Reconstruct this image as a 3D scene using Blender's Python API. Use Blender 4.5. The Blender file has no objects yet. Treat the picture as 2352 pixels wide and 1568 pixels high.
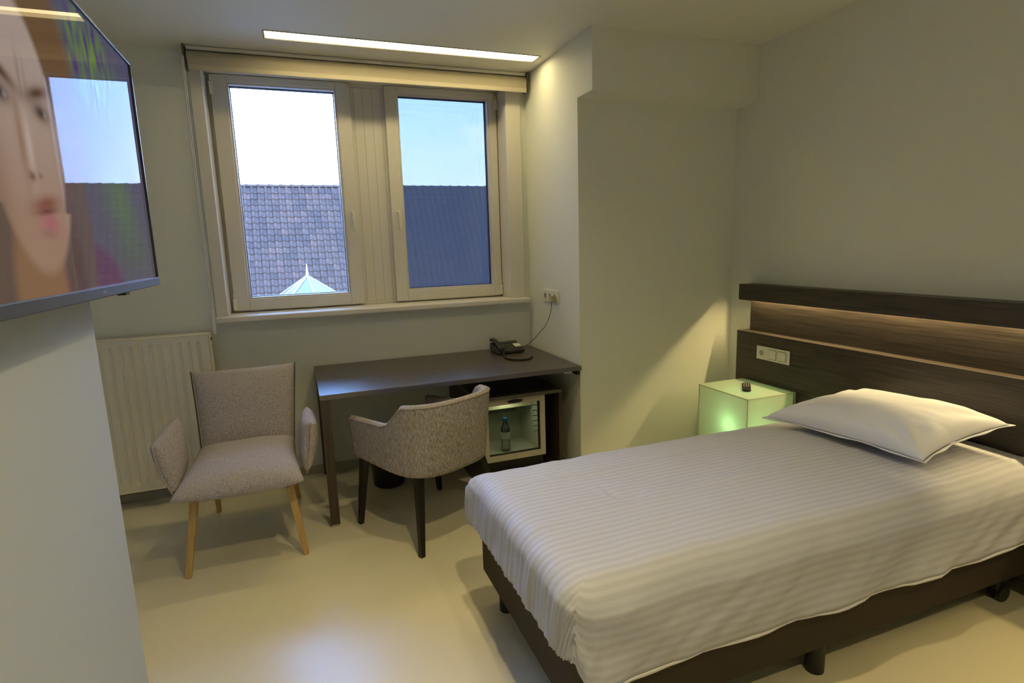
import bpy, bmesh, math, random
from mathutils import Vector, Matrix, noise
random.seed(7)
PI = math.pi
S = bpy.context.scene
COL = S.collection

# ------------------------------------------------------------------ camera
cam_d = bpy.data.cameras.new('camera'); cam = bpy.data.objects.new('camera', cam_d); COL.objects.link(cam)
S.camera = cam
cam_d.sensor_width = 36.0
cam_d.lens = 1298.53 / 2352 * 36
cam_d.clip_start = .02; cam_d.clip_end = 300
_r = Vector((0.93514705, -0.35293373, -0.03062301))
_d = Vector((-0.08691962, -0.14478475, -0.98563805))
_f = Vector((0.34343117, 0.92437825, -0.1660719))
_m = Matrix((( _r.x, -_d.x, -_f.x, 0), (_r.y, -_d.y, -_f.y, 0), (_r.z, -_d.z, -_f.z, 1.5), (0, 0, 0, 1)))
cam.matrix_world = _m

# ------------------------------------------------------------------ render look
S.view_settings.view_transform = 'Standard'
S.view_settings.look = 'None'
S.view_settings.exposure = 0.12
S.view_settings.gamma = 1.0
S.view_settings.use_curve_mapping = False

# ------------------------------------------------------------------ world
W = bpy.data.worlds.new('sky'); S.world = W; W.use_nodes = True
nt = W.node_tree; nt.nodes.clear()
def nd(tree, t, **kw):
    n = tree.nodes.new(t)
    for k, v in kw.items(): setattr(n, k, v)
    return n
SKY_STRENGTH = 27.0
tc = nd(nt, 'ShaderNodeTexCoord'); sx = nd(nt, 'ShaderNodeSeparateXYZ'); nt.links.new(tc.outputs['Generated'], sx.inputs[0])
rmp = nd(nt, 'ShaderNodeValToRGB'); nt.links.new(sx.outputs['Z'], rmp.inputs[0])
el = rmp.color_ramp.elements
el[0].position = 0.0; el[0].color = (.34, .47, .82, 1)
el[1].position = 1.0; el[1].color = (.16, .33, .85, 1)
for p, c in ((.10, (.36, .48, .82, 1)), (.22, (.27, .44, .86, 1)), (.45, (.20, .40, .90, 1))):
    e = el.new(p); e.color = c
mp = nd(nt, 'ShaderNodeMapping'); mp.inputs['Scale'].default_value = (1.6, 1.6, 5)
nt.links.new(tc.outputs['Generated'], mp.inputs[0])
nz = nd(nt, 'ShaderNodeTexNoise'); nz.inputs['Scale'].default_value = 2.2; nz.inputs['Detail'].default_value = 6
nt.links.new(mp.outputs[0], nz.inputs['Vector'])
cr = nd(nt, 'ShaderNodeValToRGB'); cr.color_ramp.elements[0].position = .52; cr.color_ramp.elements[1].position = .78
nt.links.new(nz.outputs[0], cr.inputs[0])
mx = nd(nt, 'ShaderNodeMix', data_type='RGBA'); mx.inputs['B'].default_value = (.52, .58, .74, 1)
nt.links.new(cr.outputs[0], mx.inputs['Factor']); nt.links.new(rmp.outputs[0], mx.inputs['A'])
bg = nd(nt, 'ShaderNodeBackground'); bg.inputs['Strength'].default_value = SKY_STRENGTH
nt.links.new(mx.outputs['Result'], bg.inputs['Color'])
wo = nd(nt, 'ShaderNodeOutputWorld'); nt.links.new(bg.outputs[0], wo.inputs['Surface'])

# lamp strengths, all together
STRIP = 17.0        # recessed ceiling strip, emission strength
DOWN = 88.0         # recessed ceiling spots behind the camera (W each)
LED = 14.0           # headboard LED strip (W)
CUBE = .66          # bulb in the bedside cube (W)
WARM = (1.0, .81, .42)

# ------------------------------------------------------------------ materials
MATS = {}
def mat(name, color, rough=.5, spec=.5, metal=0.0, coat=0.0, bump=None, noise_=None, trans=0.0, ior=1.45, emis=None, sheen=0):
    if name in MATS: return MATS[name]
    m = bpy.data.materials.new(name); m.use_nodes = True; t = m.node_tree
    b = t.nodes['Principled BSDF']
    b.inputs['Base Color'].default_value = (*color, 1); b.inputs['Roughness'].default_value = rough
    b.inputs['Specular IOR Level'].default_value = spec; b.inputs['Metallic'].default_value = metal
    b.inputs['Coat Weight'].default_value = coat; b.inputs['IOR'].default_value = ior
    b.inputs['Transmission Weight'].default_value = trans; b.inputs['Sheen Weight'].default_value = sheen
    if emis: b.inputs['Emission Color'].default_value = (*emis[0], 1); b.inputs['Emission Strength'].default_value = emis[1]
    co = nd(t, 'ShaderNodeTexCoord')
    if noise_:
        sc, amt = noise_
        n = nd(t, 'ShaderNodeTexNoise'); n.inputs['Scale'].default_value = sc; n.inputs['Detail'].default_value = 4
        t.links.new(co.outputs['Object'], n.inputs['Vector'])
        r = nd(t, 'ShaderNodeValToRGB'); r.color_ramp.elements[0].position = .3; r.color_ramp.elements[1].position = .7
        r.color_ramp.elements[0].color = (*[c * (1 - amt) for c in color], 1)
        r.color_ramp.elements[1].color = (*[min(1, c * (1 + amt)) for c in color], 1)
        t.links.new(n.outputs[0], r.inputs[0]); t.links.new(r.outputs[0], b.inputs['Base Color'])
    if bump:
        sc, st, dist = bump
        n = nd(t, 'ShaderNodeTexNoise'); n.inputs['Scale'].default_value = sc; n.inputs['Detail'].default_value = 3
        t.links.new(co.outputs['Object'], n.inputs['Vector'])
        bp = nd(t, 'ShaderNodeBump'); bp.inputs['Strength'].default_value = st; bp.inputs['Distance'].default_value = dist
        t.links.new(n.outputs[0], bp.inputs['Height']); t.links.new(bp.outputs[0], b.inputs['Normal'])
    MATS[name] = m
    return m

def wood_mat(name, c1, c2, axis=0, rough=.42, scale=9.0, stretch=14.0, spec=.5, coat=0):
    m = bpy.data.materials.new(name); m.use_nodes = True; t = m.node_tree; b = t.nodes['Principled BSDF']
    co = nd(t, 'ShaderNodeTexCoord'); mp_ = nd(t, 'ShaderNodeMapping')
    s = [scale * stretch] * 3; s[axis] = scale * .35
    mp_.inputs['Scale'].default_value = s
    t.links.new(co.outputs['Object'], mp_.inputs[0])
    n = nd(t, 'ShaderNodeTexNoise'); n.inputs['Scale'].default_value = 1; n.inputs['Detail'].default_value = 6; n.inputs['Roughness'].default_value = .62
    t.links.new(mp_.outputs[0], n.inputs['Vector'])
    r = nd(t, 'ShaderNodeValToRGB'); r.color_ramp.elements[0].position = .34; r.color_ramp.elements[1].position = .68
    r.color_ramp.elements[0].color = (*c1, 1); r.color_ramp.elements[1].color = (*c2, 1)
    t.links.new(n.outputs[0], r.inputs[0]); t.links.new(r.outputs[0], b.inputs['Base Color'])
    b.inputs['Roughness'].default_value = rough; b.inputs['Specular IOR Level'].default_value = spec
    bp = nd(t, 'ShaderNodeBump'); bp.inputs['Strength'].default_value = .12; bp.inputs['Distance'].default_value = .001
    t.links.new(n.outputs[0], bp.inputs['Height']); t.links.new(bp.outputs[0], b.inputs['Normal'])
    return m

def fabric_mat(name, c1, c2, scale=260):
    """heathered woven upholstery: vertical and horizontal threads of two tones"""
    m = bpy.data.materials.new(name); m.use_nodes = True; t = m.node_tree; b = t.nodes['Principled BSDF']
    co = nd(t, 'ShaderNodeTexCoord')
    outs = []
    for sc in ((scale * 1.5, scale * 1.5, scale * .14), (scale * 1.6, scale * 1.6, scale * 1.6)):
        mp_ = nd(t, 'ShaderNodeMapping'); mp_.inputs['Scale'].default_value = sc
        t.links.new(co.outputs['Object'], mp_.inputs[0])
        n = nd(t, 'ShaderNodeTexNoise'); n.inputs['Scale'].default_value = 1; n.inputs['Detail'].default_value = 2
        t.links.new(mp_.outputs[0], n.inputs['Vector']); outs.append(n)
    a = nd(t, 'ShaderNodeMath', operation='ADD'); t.links.new(outs[0].outputs[0], a.inputs[0]); t.links.new(outs[1].outputs[0], a.inputs[1])
    h = nd(t, 'ShaderNodeMath', operation='MULTIPLY'); h.inputs[1].default_value = .5; t.links.new(a.outputs[0], h.inputs[0])
    r = nd(t, 'ShaderNodeValToRGB'); r.color_ramp.elements[0].position = .38; r.color_ramp.elements[1].position = .62
    r.color_ramp.elements[0].color = (*c1, 1); r.color_ramp.elements[1].color = (*c2, 1)
    t.links.new(h.outputs[0], r.inputs[0]); t.links.new(r.outputs[0], b.inputs['Base Color'])
    b.inputs['Roughness'].default_value = .92; b.inputs['Specular IOR Level'].default_value = .15
    bp = nd(t, 'ShaderNodeBump'); bp.inputs['Strength'].default_value = .35; bp.inputs['Distance'].default_value = .0015
    t.links.new(h.outputs[0], bp.inputs['Height']); t.links.new(bp.outputs[0], b.inputs['Normal'])
    return m

def glass_mat(name, tint=(1, 1, 1), refl=1.0, rough=0.0):
    """thin pane: clear transmission plus mirror reflection by Fresnel"""
    m = bpy.data.materials.new(name); m.use_nodes = True; t = m.node_tree; t.nodes.clear()
    o = nd(t, 'ShaderNodeOutputMaterial'); mxs = nd(t, 'ShaderNodeMixShader')
    tr = nd(t, 'ShaderNodeBsdfTransparent'); tr.inputs[0].default_value = (*tint, 1)
    gl = nd(t, 'ShaderNodeBsdfGlossy'); gl.inputs['Roughness'].default_value = rough
    fr = nd(t, 'ShaderNodeFresnel'); fr.inputs[0].default_value = 1.45
    mu = nd(t, 'ShaderNodeMath', operation='MULTIPLY'); mu.inputs[1].default_value = refl
    t.links.new(fr.outputs[0], mu.inputs[0]); t.links.new(mu.outputs[0], mxs.inputs[0])
    t.links.new(tr.outputs[0], mxs.inputs[1]); t.links.new(gl.outputs[0], mxs.inputs[2]); t.links.new(mxs.outputs[0], o.inputs[0])
    return m

M_WALL = mat('painted_plaster', (.76, .78, .70), .62, .35, bump=(90, .06, .002))
M_CEIL = mat('ceiling_paint', (.76, .76, .68), .6, .35)
M_FLOOR = mat('cast_resin_floor', (.76, .70, .50), .29, .4, noise_=(1.6, .04), bump=(2.2, .05, .004))
M_BASE = mat('grey_baseboard', (.40, .385, .31), .5)
M_WHITE = mat('white_lacquer', (.70, .675, .60), .35, .5)
M_SILL = mat('sill_white', (.74, .71, .64), .3, .5)
M_PVC = mat('window_pvc', (.66, .64, .59), .3, .5)
M_GASKET = mat('rubber_gasket', (.02, .02, .025), .6)
M_WENGE = wood_mat('wenge_laminate', (.022, .016, .013), (.070, .052, .042), axis=0, rough=.36, spec=1.0)
M_WENGE.node_tree.nodes['Principled BSDF'].inputs['IOR'].default_value = 1.75
M_WENGE_Y = wood_mat('wenge_laminate_headboard', (.020, .016, .014), (.064, .051, .043), axis=1, rough=.42)
M_WENGE_Z = wood_mat('wenge_laminate_upright', (.025, .018, .013), (.08, .058, .042), axis=2, rough=.4)
M_BEDBASE = mat('brown_bed_base', (.048, .036, .026), .75, .3, bump=(500, .3, .001))
M_BLACK = mat('black_plastic', (.012, .012, .013), .4)
M_BLKWOOD = mat('black_stained_wood', (.014, .011, .010), .4)
M_OAK = wood_mat('oak_legs', (.50, .31, .09), (.62, .41, .14), axis=2, rough=.45, scale=7, stretch=8)
M_FAB1 = fabric_mat('taupe_upholstery', (.25, .215, .20), (.63, .58, .55))
M_FAB2 = fabric_mat('grey_brown_upholstery', (.17, .145, .12), (.60, .55, .50), 230)
M_PIPE = mat('dark_piping', (.11, .11, .10), .8)
M_RAD = mat('radiator_enamel', (.86, .83, .68), .35, .5)
M_STEEL = mat('brushed_steel', (.5, .49, .46), .3, metal=1.0)
M_BLIND = mat('blind_fabric', (.42, .38, .28), .7)
M_TVB = mat('tv_bezel', (.06, .065, .075), .3, .6)
M_TVEDGE = mat('tv_bright_edge', (.35, .42, .55), .25, metal=.8)
M_FRIDGE = mat('fridge_door_frame', (.52, .49, .40), .4)
M_LINER = mat('fridge_liner', (.55, .56, .47), .4)
M_SOCK = mat('socket_plastic', (.72, .71, .62), .35)
M_HOLE = mat('socket_recess', (.20, .19, .13), .5)
M_BEIGE = mat('beige_plug', (.42, .38, .20), .5)
M_CORD = mat('grey_cord', (.10, .09, .07), .5)
M_PHONE = mat('phone_charcoal', (.030, .030, .030), .38)
M_LABEL = mat('paper_label', (.75, .75, .66), .6)
M_CAP = mat('blue_cap', (.02, .09, .22), .4)
M_GLASS = glass_mat('window_glass', (.97, .98, .99))
M_FGLASS = glass_mat('fridge_glass', (.78, .82, .70), 1.0)
M_PET = glass_mat('clear_bottle_plastic', (.72, .80, .86), 2.2, .1)

# ------------------------------------------------------------------ helpers
def mesh_obj(name, bm, m=None, parent=None, smooth=False, bevel=0, loc=None):
    me = bpy.data.meshes.new(name); bm.normal_update(); bm.to_mesh(me); bm.free()
    o = bpy.data.objects.new(name, me); COL.objects.link(o)
    if m: me.materials.append(m)
    if smooth: me.polygons.foreach_set('use_smooth', [True] * len(me.polygons))
    if parent is not None: o.parent = parent
    if loc: o.location = loc
    if bevel:
        b = o.modifiers.new('bevel', 'BEVEL'); b.width = bevel; b.segments = 2; b.limit_method = 'ANGLE'; b.angle_limit = .7
    return o
def box(bm, x0, x1, y0, y1, z0, z1):
    vs = [bm.verts.new(p) for p in ((x0, y0, z0), (x1, y0, z0), (x1, y1, z0), (x0, y1, z0), (x0, y0, z1), (x1, y0, z1), (x1, y1, z1), (x0, y1, z1))]
    for f in ((3, 2, 1, 0), (4, 5, 6, 7), (0, 1, 5, 4), (1, 2, 6, 5), (2, 3, 7, 6), (3, 0, 4, 7)):
        bm.faces.new([vs[i] for i in f])
    return vs
def boxes(*bs):
    bm = bmesh.new()
    for b in bs: box(bm, *b)
    return bm
def prism(bm, a, b, ra, rb, n=4, rot=PI / 4, cap=True):
    """tapered n-gon bar from a to b"""
    a = Vector(a); b = Vector(b); d = (b - a).normalized()
    u = Vector((1, 0, 0)) if abs(d.x) < .9 else Vector((0, 1, 0))
    v = d.cross(u).normalized(); u = v.cross(d).normalized()
    ring = []
    for p, r in ((a, ra), (b, rb)):
        ring.append([bm.verts.new(p + (u * math.cos(rot + 2 * PI * i / n) + v * math.sin(rot + 2 * PI * i / n)) * r) for i in range(n)])
    for i in range(n):
        j = (i + 1) % n
        bm.faces.new((ring[0][i], ring[0][j], ring[1][j], ring[1][i]))
    if cap: bm.faces.new(ring[0][::-1]); bm.faces.new(ring[1])
def lathe(bm, prof, n=24, c=(0, 0, 0), cap=True):
    rs = [[bm.verts.new((c[0] + r * math.cos(2 * PI * i / n), c[1] + r * math.sin(2 * PI * i / n), c[2] + z)) for i in range(n)] for r, z in prof]
    for k in range(len(rs) - 1):
        for i in range(n):
            j = (i + 1) % n
            bm.faces.new((rs[k][i], rs[k][j], rs[k + 1][j], rs[k + 1][i]))
    if cap:
        bm.faces.new(rs[0][::-1]); bm.faces.new(rs[-1])
def tube(bm, pts, r, n=8):
    pts = [Vector(p) for p in pts]; rings = []; up = Vector((0, 0, 1)); pu = None
    for i, p in enumerate(pts):
        d = (pts[min(i + 1, len(pts) - 1)] - pts[max(i - 1, 0)]).normalized()
        if pu is None: pu = (d.cross(up) if abs(d.dot(up)) < .95 else d.cross(Vector((1, 0, 0)))).normalized()
        pu = (pu - d * pu.dot(d)).normalized(); w = d.cross(pu)
        rr = r(i / (len(pts) - 1)) if callable(r) else r
        rings.append([bm.verts.new(p + (pu * math.cos(2 * PI * k / n) + w * math.sin(2 * PI * k / n)) * rr) for k in range(n)])
    for a, b in zip(rings, rings[1:]):
        for k in range(n):
            j = (k + 1) % n; bm.faces.new((a[k], a[j], b[j], b[k]))
    bm.faces.new(rings[0][::-1]); bm.faces.new(rings[-1])
def smooth_path(ctrl, n=8):
    P = [Vector(p) for p in ctrl]; P = [P[0] * 2 - P[1]] + P + [P[-1] * 2 - P[-2]]; out = []
    for i in range(1, len(P) - 2):
        for k in range(n):
            t = k / n; a, b, c, d = P[i - 1], P[i], P[i + 1], P[i + 2]
            out.append(.5 * ((2 * b) + (c - a) * t + (2 * a - 5 * b + 4 * c - d) * t * t + (3 * b - a - 3 * c + d) * t ** 3))
    out.append(P[-2]); return out
def thing(name, label, cat, loc=(0, 0, 0), rz=0, group=None):
    o = bpy.data.objects.new(name, None); COL.objects.link(o); o.location = loc; o.rotation_euler = (0, 0, rz)
    o.empty_display_size = .1
    o['label'] = label; o['category'] = cat
    if group: o['group'] = group
    return o
def tag(o, label, cat, group=None):
    o['label'] = label; o['category'] = cat
    if group: o['group'] = group
    return o
def struct(o, label=None, cat='structure'):
    o['kind'] = 'structure'; o['category'] = cat
    if label: o['label'] = label
    return o
def part(name, m, parent, bm, **kw):
    """mesh given in world coordinates under a parent that may sit elsewhere"""
    o = mesh_obj(name, bm, m, parent, **kw)
    # children are authored in the parent's local space
    return o

H_C = 2.68
YW = 3.95
# ------------------------------------------------------------------ shell
bm = boxes((-1.45, 2.95, -1.7, 4.2, -.1, 0)); struct(mesh_obj('floor', bm, M_FLOOR), 'glossy beige cast resin floor of the whole room', 'floor')
# ceiling with a slot for the strip light
hx0, hx1, hy0, hy1 = -.062, 1.552, 3.508, 3.628
bm = boxes((-1.45, 2.95, -1.7, hy0, H_C, H_C + .12), (-1.45, 2.95, hy1, 4.2, H_C, H_C + .12),
           (-1.45, hx0, hy0, hy1, H_C, H_C + .12), (hx1, 2.95, hy0, hy1, H_C, H_C + .12))
ceil = struct(mesh_obj('ceiling', bm, M_CEIL), 'smooth pale painted ceiling', 'ceiling')
ox0, ox1, oz0, oz1 = -.45, 1.47, 1.10, 2.62
bm = boxes((-1.45, ox0, YW, 4.32, 0, H_C), (ox1, 1.62, YW, 4.32, 0, H_C), (ox0, ox1, YW, 4.32, 0, oz0), (ox0, ox1, YW, 4.32, oz1, H_C))
struct(mesh_obj('wall_back', bm, M_WALL), 'painted wall around the two windows behind the desk', 'wall')
bm = boxes((1.62, 2.95, 3.135, 4.2, 0, H_C)); struct(mesh_obj('wall_pillar', bm, M_WALL), 'boxed out wall corner between desk and bedside cube', 'wall')
bm = boxes((1.62, 2.79, 2.953, 3.135, 2.345, H_C)); struct(mesh_obj('ceiling_beam', bm, M_WALL), 'boxed beam under the ceiling above the bedside corner', 'beam')
bm = boxes((2.79, 2.95, -1.7, 3.135, 0, H_C)); struct(mesh_obj('wall_right', bm, M_WALL), 'painted wall behind the headboard', 'wall')
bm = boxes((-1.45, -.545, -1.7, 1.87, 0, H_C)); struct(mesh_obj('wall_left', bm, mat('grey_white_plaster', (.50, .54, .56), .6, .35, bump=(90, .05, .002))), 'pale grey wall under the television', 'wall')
bm = boxes((-1.6, -1.45, -1.7, 4.2, 0, H_C)); struct(mesh_obj('wall_niche', bm, M_WALL), 'side wall of the radiator niche', 'wall')
bm = boxes((-1.45, 2.95, -1.8, -1.7, 0, H_C)); struct(mesh_obj('wall_front', bm, M_WALL), 'wall behind the camera', 'wall')
bm = boxes((-1.45, 1.62, YW - .012, YW, 0, .055)); struct(mesh_obj('baseboard_back', bm, M_BASE), 'low grey baseboard along the window wall', 'baseboard')
bm = boxes((1.608, 1.62, 3.135, YW - .012, 0, .055), (1.608, 2.79, 3.123, 3.135, 0, .055)); struct(mesh_obj('baseboard_pillar', bm, M_BASE), 'low grey baseboard around the boxed corner', 'baseboard')
bm = boxes((2.778, 2.79, -1.7, 3.123, 0, .055)); struct(mesh_obj('baseboard_right', bm, M_BASE), 'low grey baseboard along the headboard wall', 'baseboard')
# thin shadow joints at wall tops
# ------------------------------------------------------------------ window joinery
T = struct(mesh_obj('trim_1', boxes((-.502, 1.595, 3.865, 3.952, 1.085, 1.122), (-.45, 1.47, 3.952, 4.165, 1.100, 1.122)), M_SILL, bevel=.008), 'white window sill board under both windows', 'window sill')
struct(mesh_obj('trim_2', boxes((-.497, -.43, 3.925, 3.95, 1.122, 2.60), (-.45, -.43, 3.95, 4.135, 1.122, 2.60)), M_WHITE, bevel=.003), 'white casing and reveal left of the left window', 'casing')
struct(mesh_obj('trim_3', boxes((1.462, 1.575, 3.925, 3.95, 1.122, 2.60), (1.462, 1.47, 3.95, 4.135, 1.122, 2.60)), M_WHITE, bevel=.003), 'white casing and reveal right of the right window', 'casing')
struct(mesh_obj('trim_4', boxes((-.43, 1.462, 3.93, 4.135, 2.605, 2.62)), M_WHITE), 'white head board above the windows', 'casing')
FY = 4.135      # front of fixed frame
fr = struct(mesh_obj('trim_5', boxes((-.45, 1.47, FY, 4.225, 1.122, 1.145), (-.45, 1.47, FY, 4.225, 2.585, 2.62), (-.45, -.395, FY, 4.225, 1.145, 2.585), (1.44, 1.47, FY, 4.225, 1.145, 2.585)), M_PVC, bevel=.003), 'fixed pale plastic outer window frame', 'window frame')
mu = struct(mesh_obj('trim_6', boxes((.405, .675, FY + .002, 4.30, 1.145, 2.585)), M_PVC, bevel=.003), 'wide pale mullion between the two windows', 'mullion')
bm = bmesh.new()
for x in (.448, .508, .570, .630): box(bm, x, x + .002, FY + .0012, FY + .002, 1.145, 2.585)
mesh_obj('groove_strip', bm, mat('groove_grey', (.33, .32, .29), .5), mu)
def sash(idx, x0, x1, gx0, gx1, label, handle_x, hinge_x):
    z0, z1, gz0, gz1 = 1.135, 2.60, 1.207, 2.560
    w = bpy.data.objects.new(f'window_{idx}', None); COL.objects.link(w); w['kind'] = 'structure'; w['label'] = label; w['category'] = 'window'
    y0, y1 = 4.10, 4.135
    def P(a): return a
    bm = boxes((x0, gx0, y0, y1, z0, z1), (gx1, x1, y0, y1, z0, z1), (gx0, gx1, y0, y1, z0, gz0), (gx0, gx1, y0, y1, gz1, z1))
    bmesh.ops.remove_doubles(bm, verts=bm.verts, dist=1e-5)
    mesh_obj('sash_frame', bm, M_PVC, w, bevel=.004)
    b = .012
    bm = boxes((gx0, gx0 + b, y0 + .012, 4.190, gz0, gz1), (gx1 - b, gx1, y0 + .012, 4.190, gz0, gz1), (gx0 + b, gx1 - b, y0 + .012, 4.190, gz0, gz0 + b), (gx0 + b, gx1 - b, y0 + .012, 4.190, gz1 - b, gz1))
    mesh_obj('glazing_bead', bm, M_PVC, w)
    c = b + .004
    bm = boxes((gx0 + b, gx0 + c, 4.153, 4.185, gz0 + b, gz1 - b), (gx1 - c, gx1 - b, 4.153, 4.185, gz0 + b, gz1 - b), (gx0 + c, gx1 - c, 4.153, 4.185, gz0 + b, gz0 + c), (gx0 + c, gx1 - c, 4.153, 4.185, gz1 - c, gz1 - b))
    mesh_obj('gasket', bm, M_GASKET, w)
    bm = boxes((gx0 + b, gx1 - b, 4.163, 4.169, gz0 + b, gz1 - b))
    pane = mesh_obj('pane', bm, M_GLASS, w)
    oy = 4.255  # extra pane and frame, added to reflect the ceiling strip light
    ofr = mesh_obj('reflection_pane_frame', boxes((x0, gx0 - .035, oy - .02, oy + .02, 1.125, 2.615), (gx1 + .035, x1, oy - .02, oy + .02, 1.125, 2.615), (gx0 - .035, gx1 + .035, oy - .02, oy + .02, 1.125, gz0 - .025), (gx0 - .035, gx1 + .035, oy - .02, oy + .02, gz1 + .035, 2.615)), M_PVC, w)
    mesh_obj('reflection_pane', boxes((gx0 - .035, gx1 + .035, oy - .003, oy + .003, gz0 - .025, gz1 + .035)), M_GLASS, ofr)
    # handle
    hz = 1.735
    h = mesh_obj('handle', boxes((handle_x - .014, handle_x + .014, y0 - .010, y0, hz - .035, hz + .035)), M_SILL, w, bevel=.006)
    bm = bmesh.new(); prism(bm, (handle_x, y0 - .008, hz + .02), (handle_x, y0 - .042, hz + .02), .011, .009, 12)
    tube(bm, smooth_path([(handle_x, y0 - .040, hz + .03), (handle_x, y0 - .044, hz + .01), (handle_x, y0 - .042, hz - .04), (handle_x, y0 - .040, hz - .10)], 4), .0095, 8)
    mesh_obj('handle_lever', bm, M_SILL, h, smooth=True)
    # hinges
    for hz0 in (1.14, 2.48):
        bm = boxes((hinge_x - .011, hinge_x + .011, y0 - .014, y0 + .004, hz0 + .0, hz0 + .075), (hinge_x - .007, hinge_x + .007, y0 - .010, y0, hz0 + .079, hz0 + .105))
        mesh_obj('hinge_cover', bm, M_SILL, w, bevel=.003)
    return w
w1 = sash(1, -.408, .425, -.317, .336, 'left window with clear pane onto the tiled roof', .388, -.402)
w2 = sash(2, .652, 1.456, .734, 1.400, 'right window with an insect screen behind its pane', .700, 1.448)
# insect screen outside the right window: fine woven net
m = bpy.data.materials.new('insect_net'); m.use_nodes = True; t = m.node_tree; t.nodes.clear()
o_ = nd(t, 'ShaderNodeOutputMaterial'); mxs = nd(t, 'ShaderNodeMixShader'); tr = nd(t, 'ShaderNodeBsdfTransparent')
df = nd(t, 'ShaderNodeBsdfDiffuse'); df.inputs[0].default_value = (.04, .04, .045, 1)
tl = nd(t, 'ShaderNodeBsdfTranslucent'); tl.inputs[0].default_value = (.022, .023, .026, 1)
ad = nd(t, 'ShaderNodeAddShader'); t.links.new(df.outputs[0], ad.inputs[0]); t.links.new(tl.outputs[0], ad.inputs[1])
co = nd(t, 'ShaderNodeTexCoord')
wv = []
for rot in (0, PI / 2):
    mp_ = nd(t, 'ShaderNodeMapping'); mp_.inputs['Rotation'].default_value = (0, rot, 0); t.links.new(co.outputs['Object'], mp_.inputs[0])
    wn = nd(t, 'ShaderNodeTexWave'); wn.inputs['Scale'].default_value = 130; t.links.new(mp_.outputs[0], wn.inputs['Vector']); wv.append(wn)
mxm = nd(t, 'ShaderNodeMath', operation='MAXIMUM'); t.links.new(wv[0].outputs['Fac'], mxm.inputs[0]); t.links.new(wv[1].outputs['Fac'], mxm.inputs[1])
mr = nd(t, 'ShaderNodeMapRange'); mr.inputs['To Min'].default_value = .48; mr.inputs['To Max'].default_value = .86; t.links.new(mxm.outputs[0], mr.inputs['Value'])
t.links.new(mr.outputs[0], mxs.inputs[0]); t.links.new(tr.outputs[0], mxs.inputs[1]); t.links.new(ad.outputs[0], mxs.inputs[2]); t.links.new(mxs.outputs[0], o_.inputs[0])
scr = mesh_obj('insect_screen', boxes((.69, 1.43, 4.288, 4.289, 1.17, 2.60)), m, w2)
mesh_obj('screen_frame', boxes((.665, .69, 4.282, 4.295, 1.145, 2.618), (1.43, 1.455, 4.282, 4.295, 1.145, 2.618), (.69, 1.43, 4.282, 4.295, 1.145, 1.17), (.69, 1.43, 4.282, 4.295, 2.60, 2.618)), mat('screen_frame_grey', (.42, .44, .47), .5), w2)

# ------------------------------------------------------------------ roller blind
bl = thing('roller_blind', 'cream roller blind rolled up along the ceiling above the windows', 'blind', (.55, 3.87, 2.60))
bm = bmesh.new(); prism(bm, (-1.035, 0, .015), (1.04, 0, .015), .040, .040, 24, 0); mesh_obj('blind_roll', bm, M_BLIND, bl, smooth=False)
mesh_obj('headrail', boxes((-1.035, 1.04, -.022, .05, .058, .078)), M_WHITE, bl, bevel=.003)
mesh_obj('hem_bar', boxes((-1.03, 1.035, -.052, -.040, -.060, -.030)), mat('hem_bar_cream', (.48, .44, .33), .4), bl, bevel=.004)
mesh_obj('blind_skirt', boxes((-1.03, 1.035, -.047, -.044, -.035, .015)), M_BLIND, bl)
for s in (-1.052, 1.044):
    bm = boxes((s, s + .010, -.045, .05, -.045, .078)); bm2 = None
    br = mesh_obj('bracket', bm, mat('bracket_grey', (.10, .10, .09), .45), bl, bevel=.002)
bm = bmesh.new()
for dx in (0, .010):
    tube(bm, [(-1.058 + dx, -.045 - dx, .01), (-1.062 + dx, -.046 - dx, -.7), (-1.058 + dx, -.045 - dx, -1.44)], .0028, 6)
ch = mesh_obj('bead_chain', bm, M_WHITE, bl)
mesh_obj('chain_weight', boxes((-1.064, -1.046, -.058, -.04, -1.57, -1.43)), M_SILL, ch, bevel=.003)

# ------------------------------------------------------------------ ceiling strip light
sl = thing('ceiling_strip_light', 'long glowing recessed strip light in the ceiling by the windows', 'ceiling light', ((hx0 + hx1) / 2, (hy0 + hy1) / 2, H_C))
L2, W2 = (hx1 - hx0) / 2, (hy1 - hy0) / 2
mesh_obj('recess_housing', boxes((-L2, L2, -W2, -W2 + .004, .0, .085), (-L2, L2, W2 - .004, W2, .0, .085), (-L2, -L2 + .004, -W2 + .004, W2 - .004, 0, .085), (L2 - .004, L2, -W2 + .004, W2 - .004, 0, .085), (-L2 + .004, L2 - .004, -W2 + .004, W2 - .004, .081, .085)), mat('housing_white', (.8, .76, .66), .4), sl)
mesh_obj('trim_ring', boxes((-L2 - .006, L2 + .006, -W2 - .006, -W2, -.003, 0), (-L2 - .006, L2 + .006, W2, W2 + .006, -.003, 0), (-L2 - .006, -L2, -W2, W2, -.003, 0), (L2, L2 + .006, -W2, W2, -.003, 0)), mat('ring_grey', (.24, .22, .19), .4), sl)
M_STRIP = bpy.data.materials.new('strip_glow'); M_STRIP.use_nodes = True; t = M_STRIP.node_tree; t.nodes.clear()
em = nd(t, 'ShaderNodeEmission'); em.inputs[0].default_value = (*WARM, 1); em.inputs[1].default_value = STRIP
o_ = nd(t, 'ShaderNodeOutputMaterial'); t.links.new(em.outputs[0], o_.inputs[0])
mesh_obj('diffuser', boxes((-L2 + .03, L2 - .03, -W2 + .008, W2 - .008, .018, .020)), M_STRIP, sl)

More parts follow.
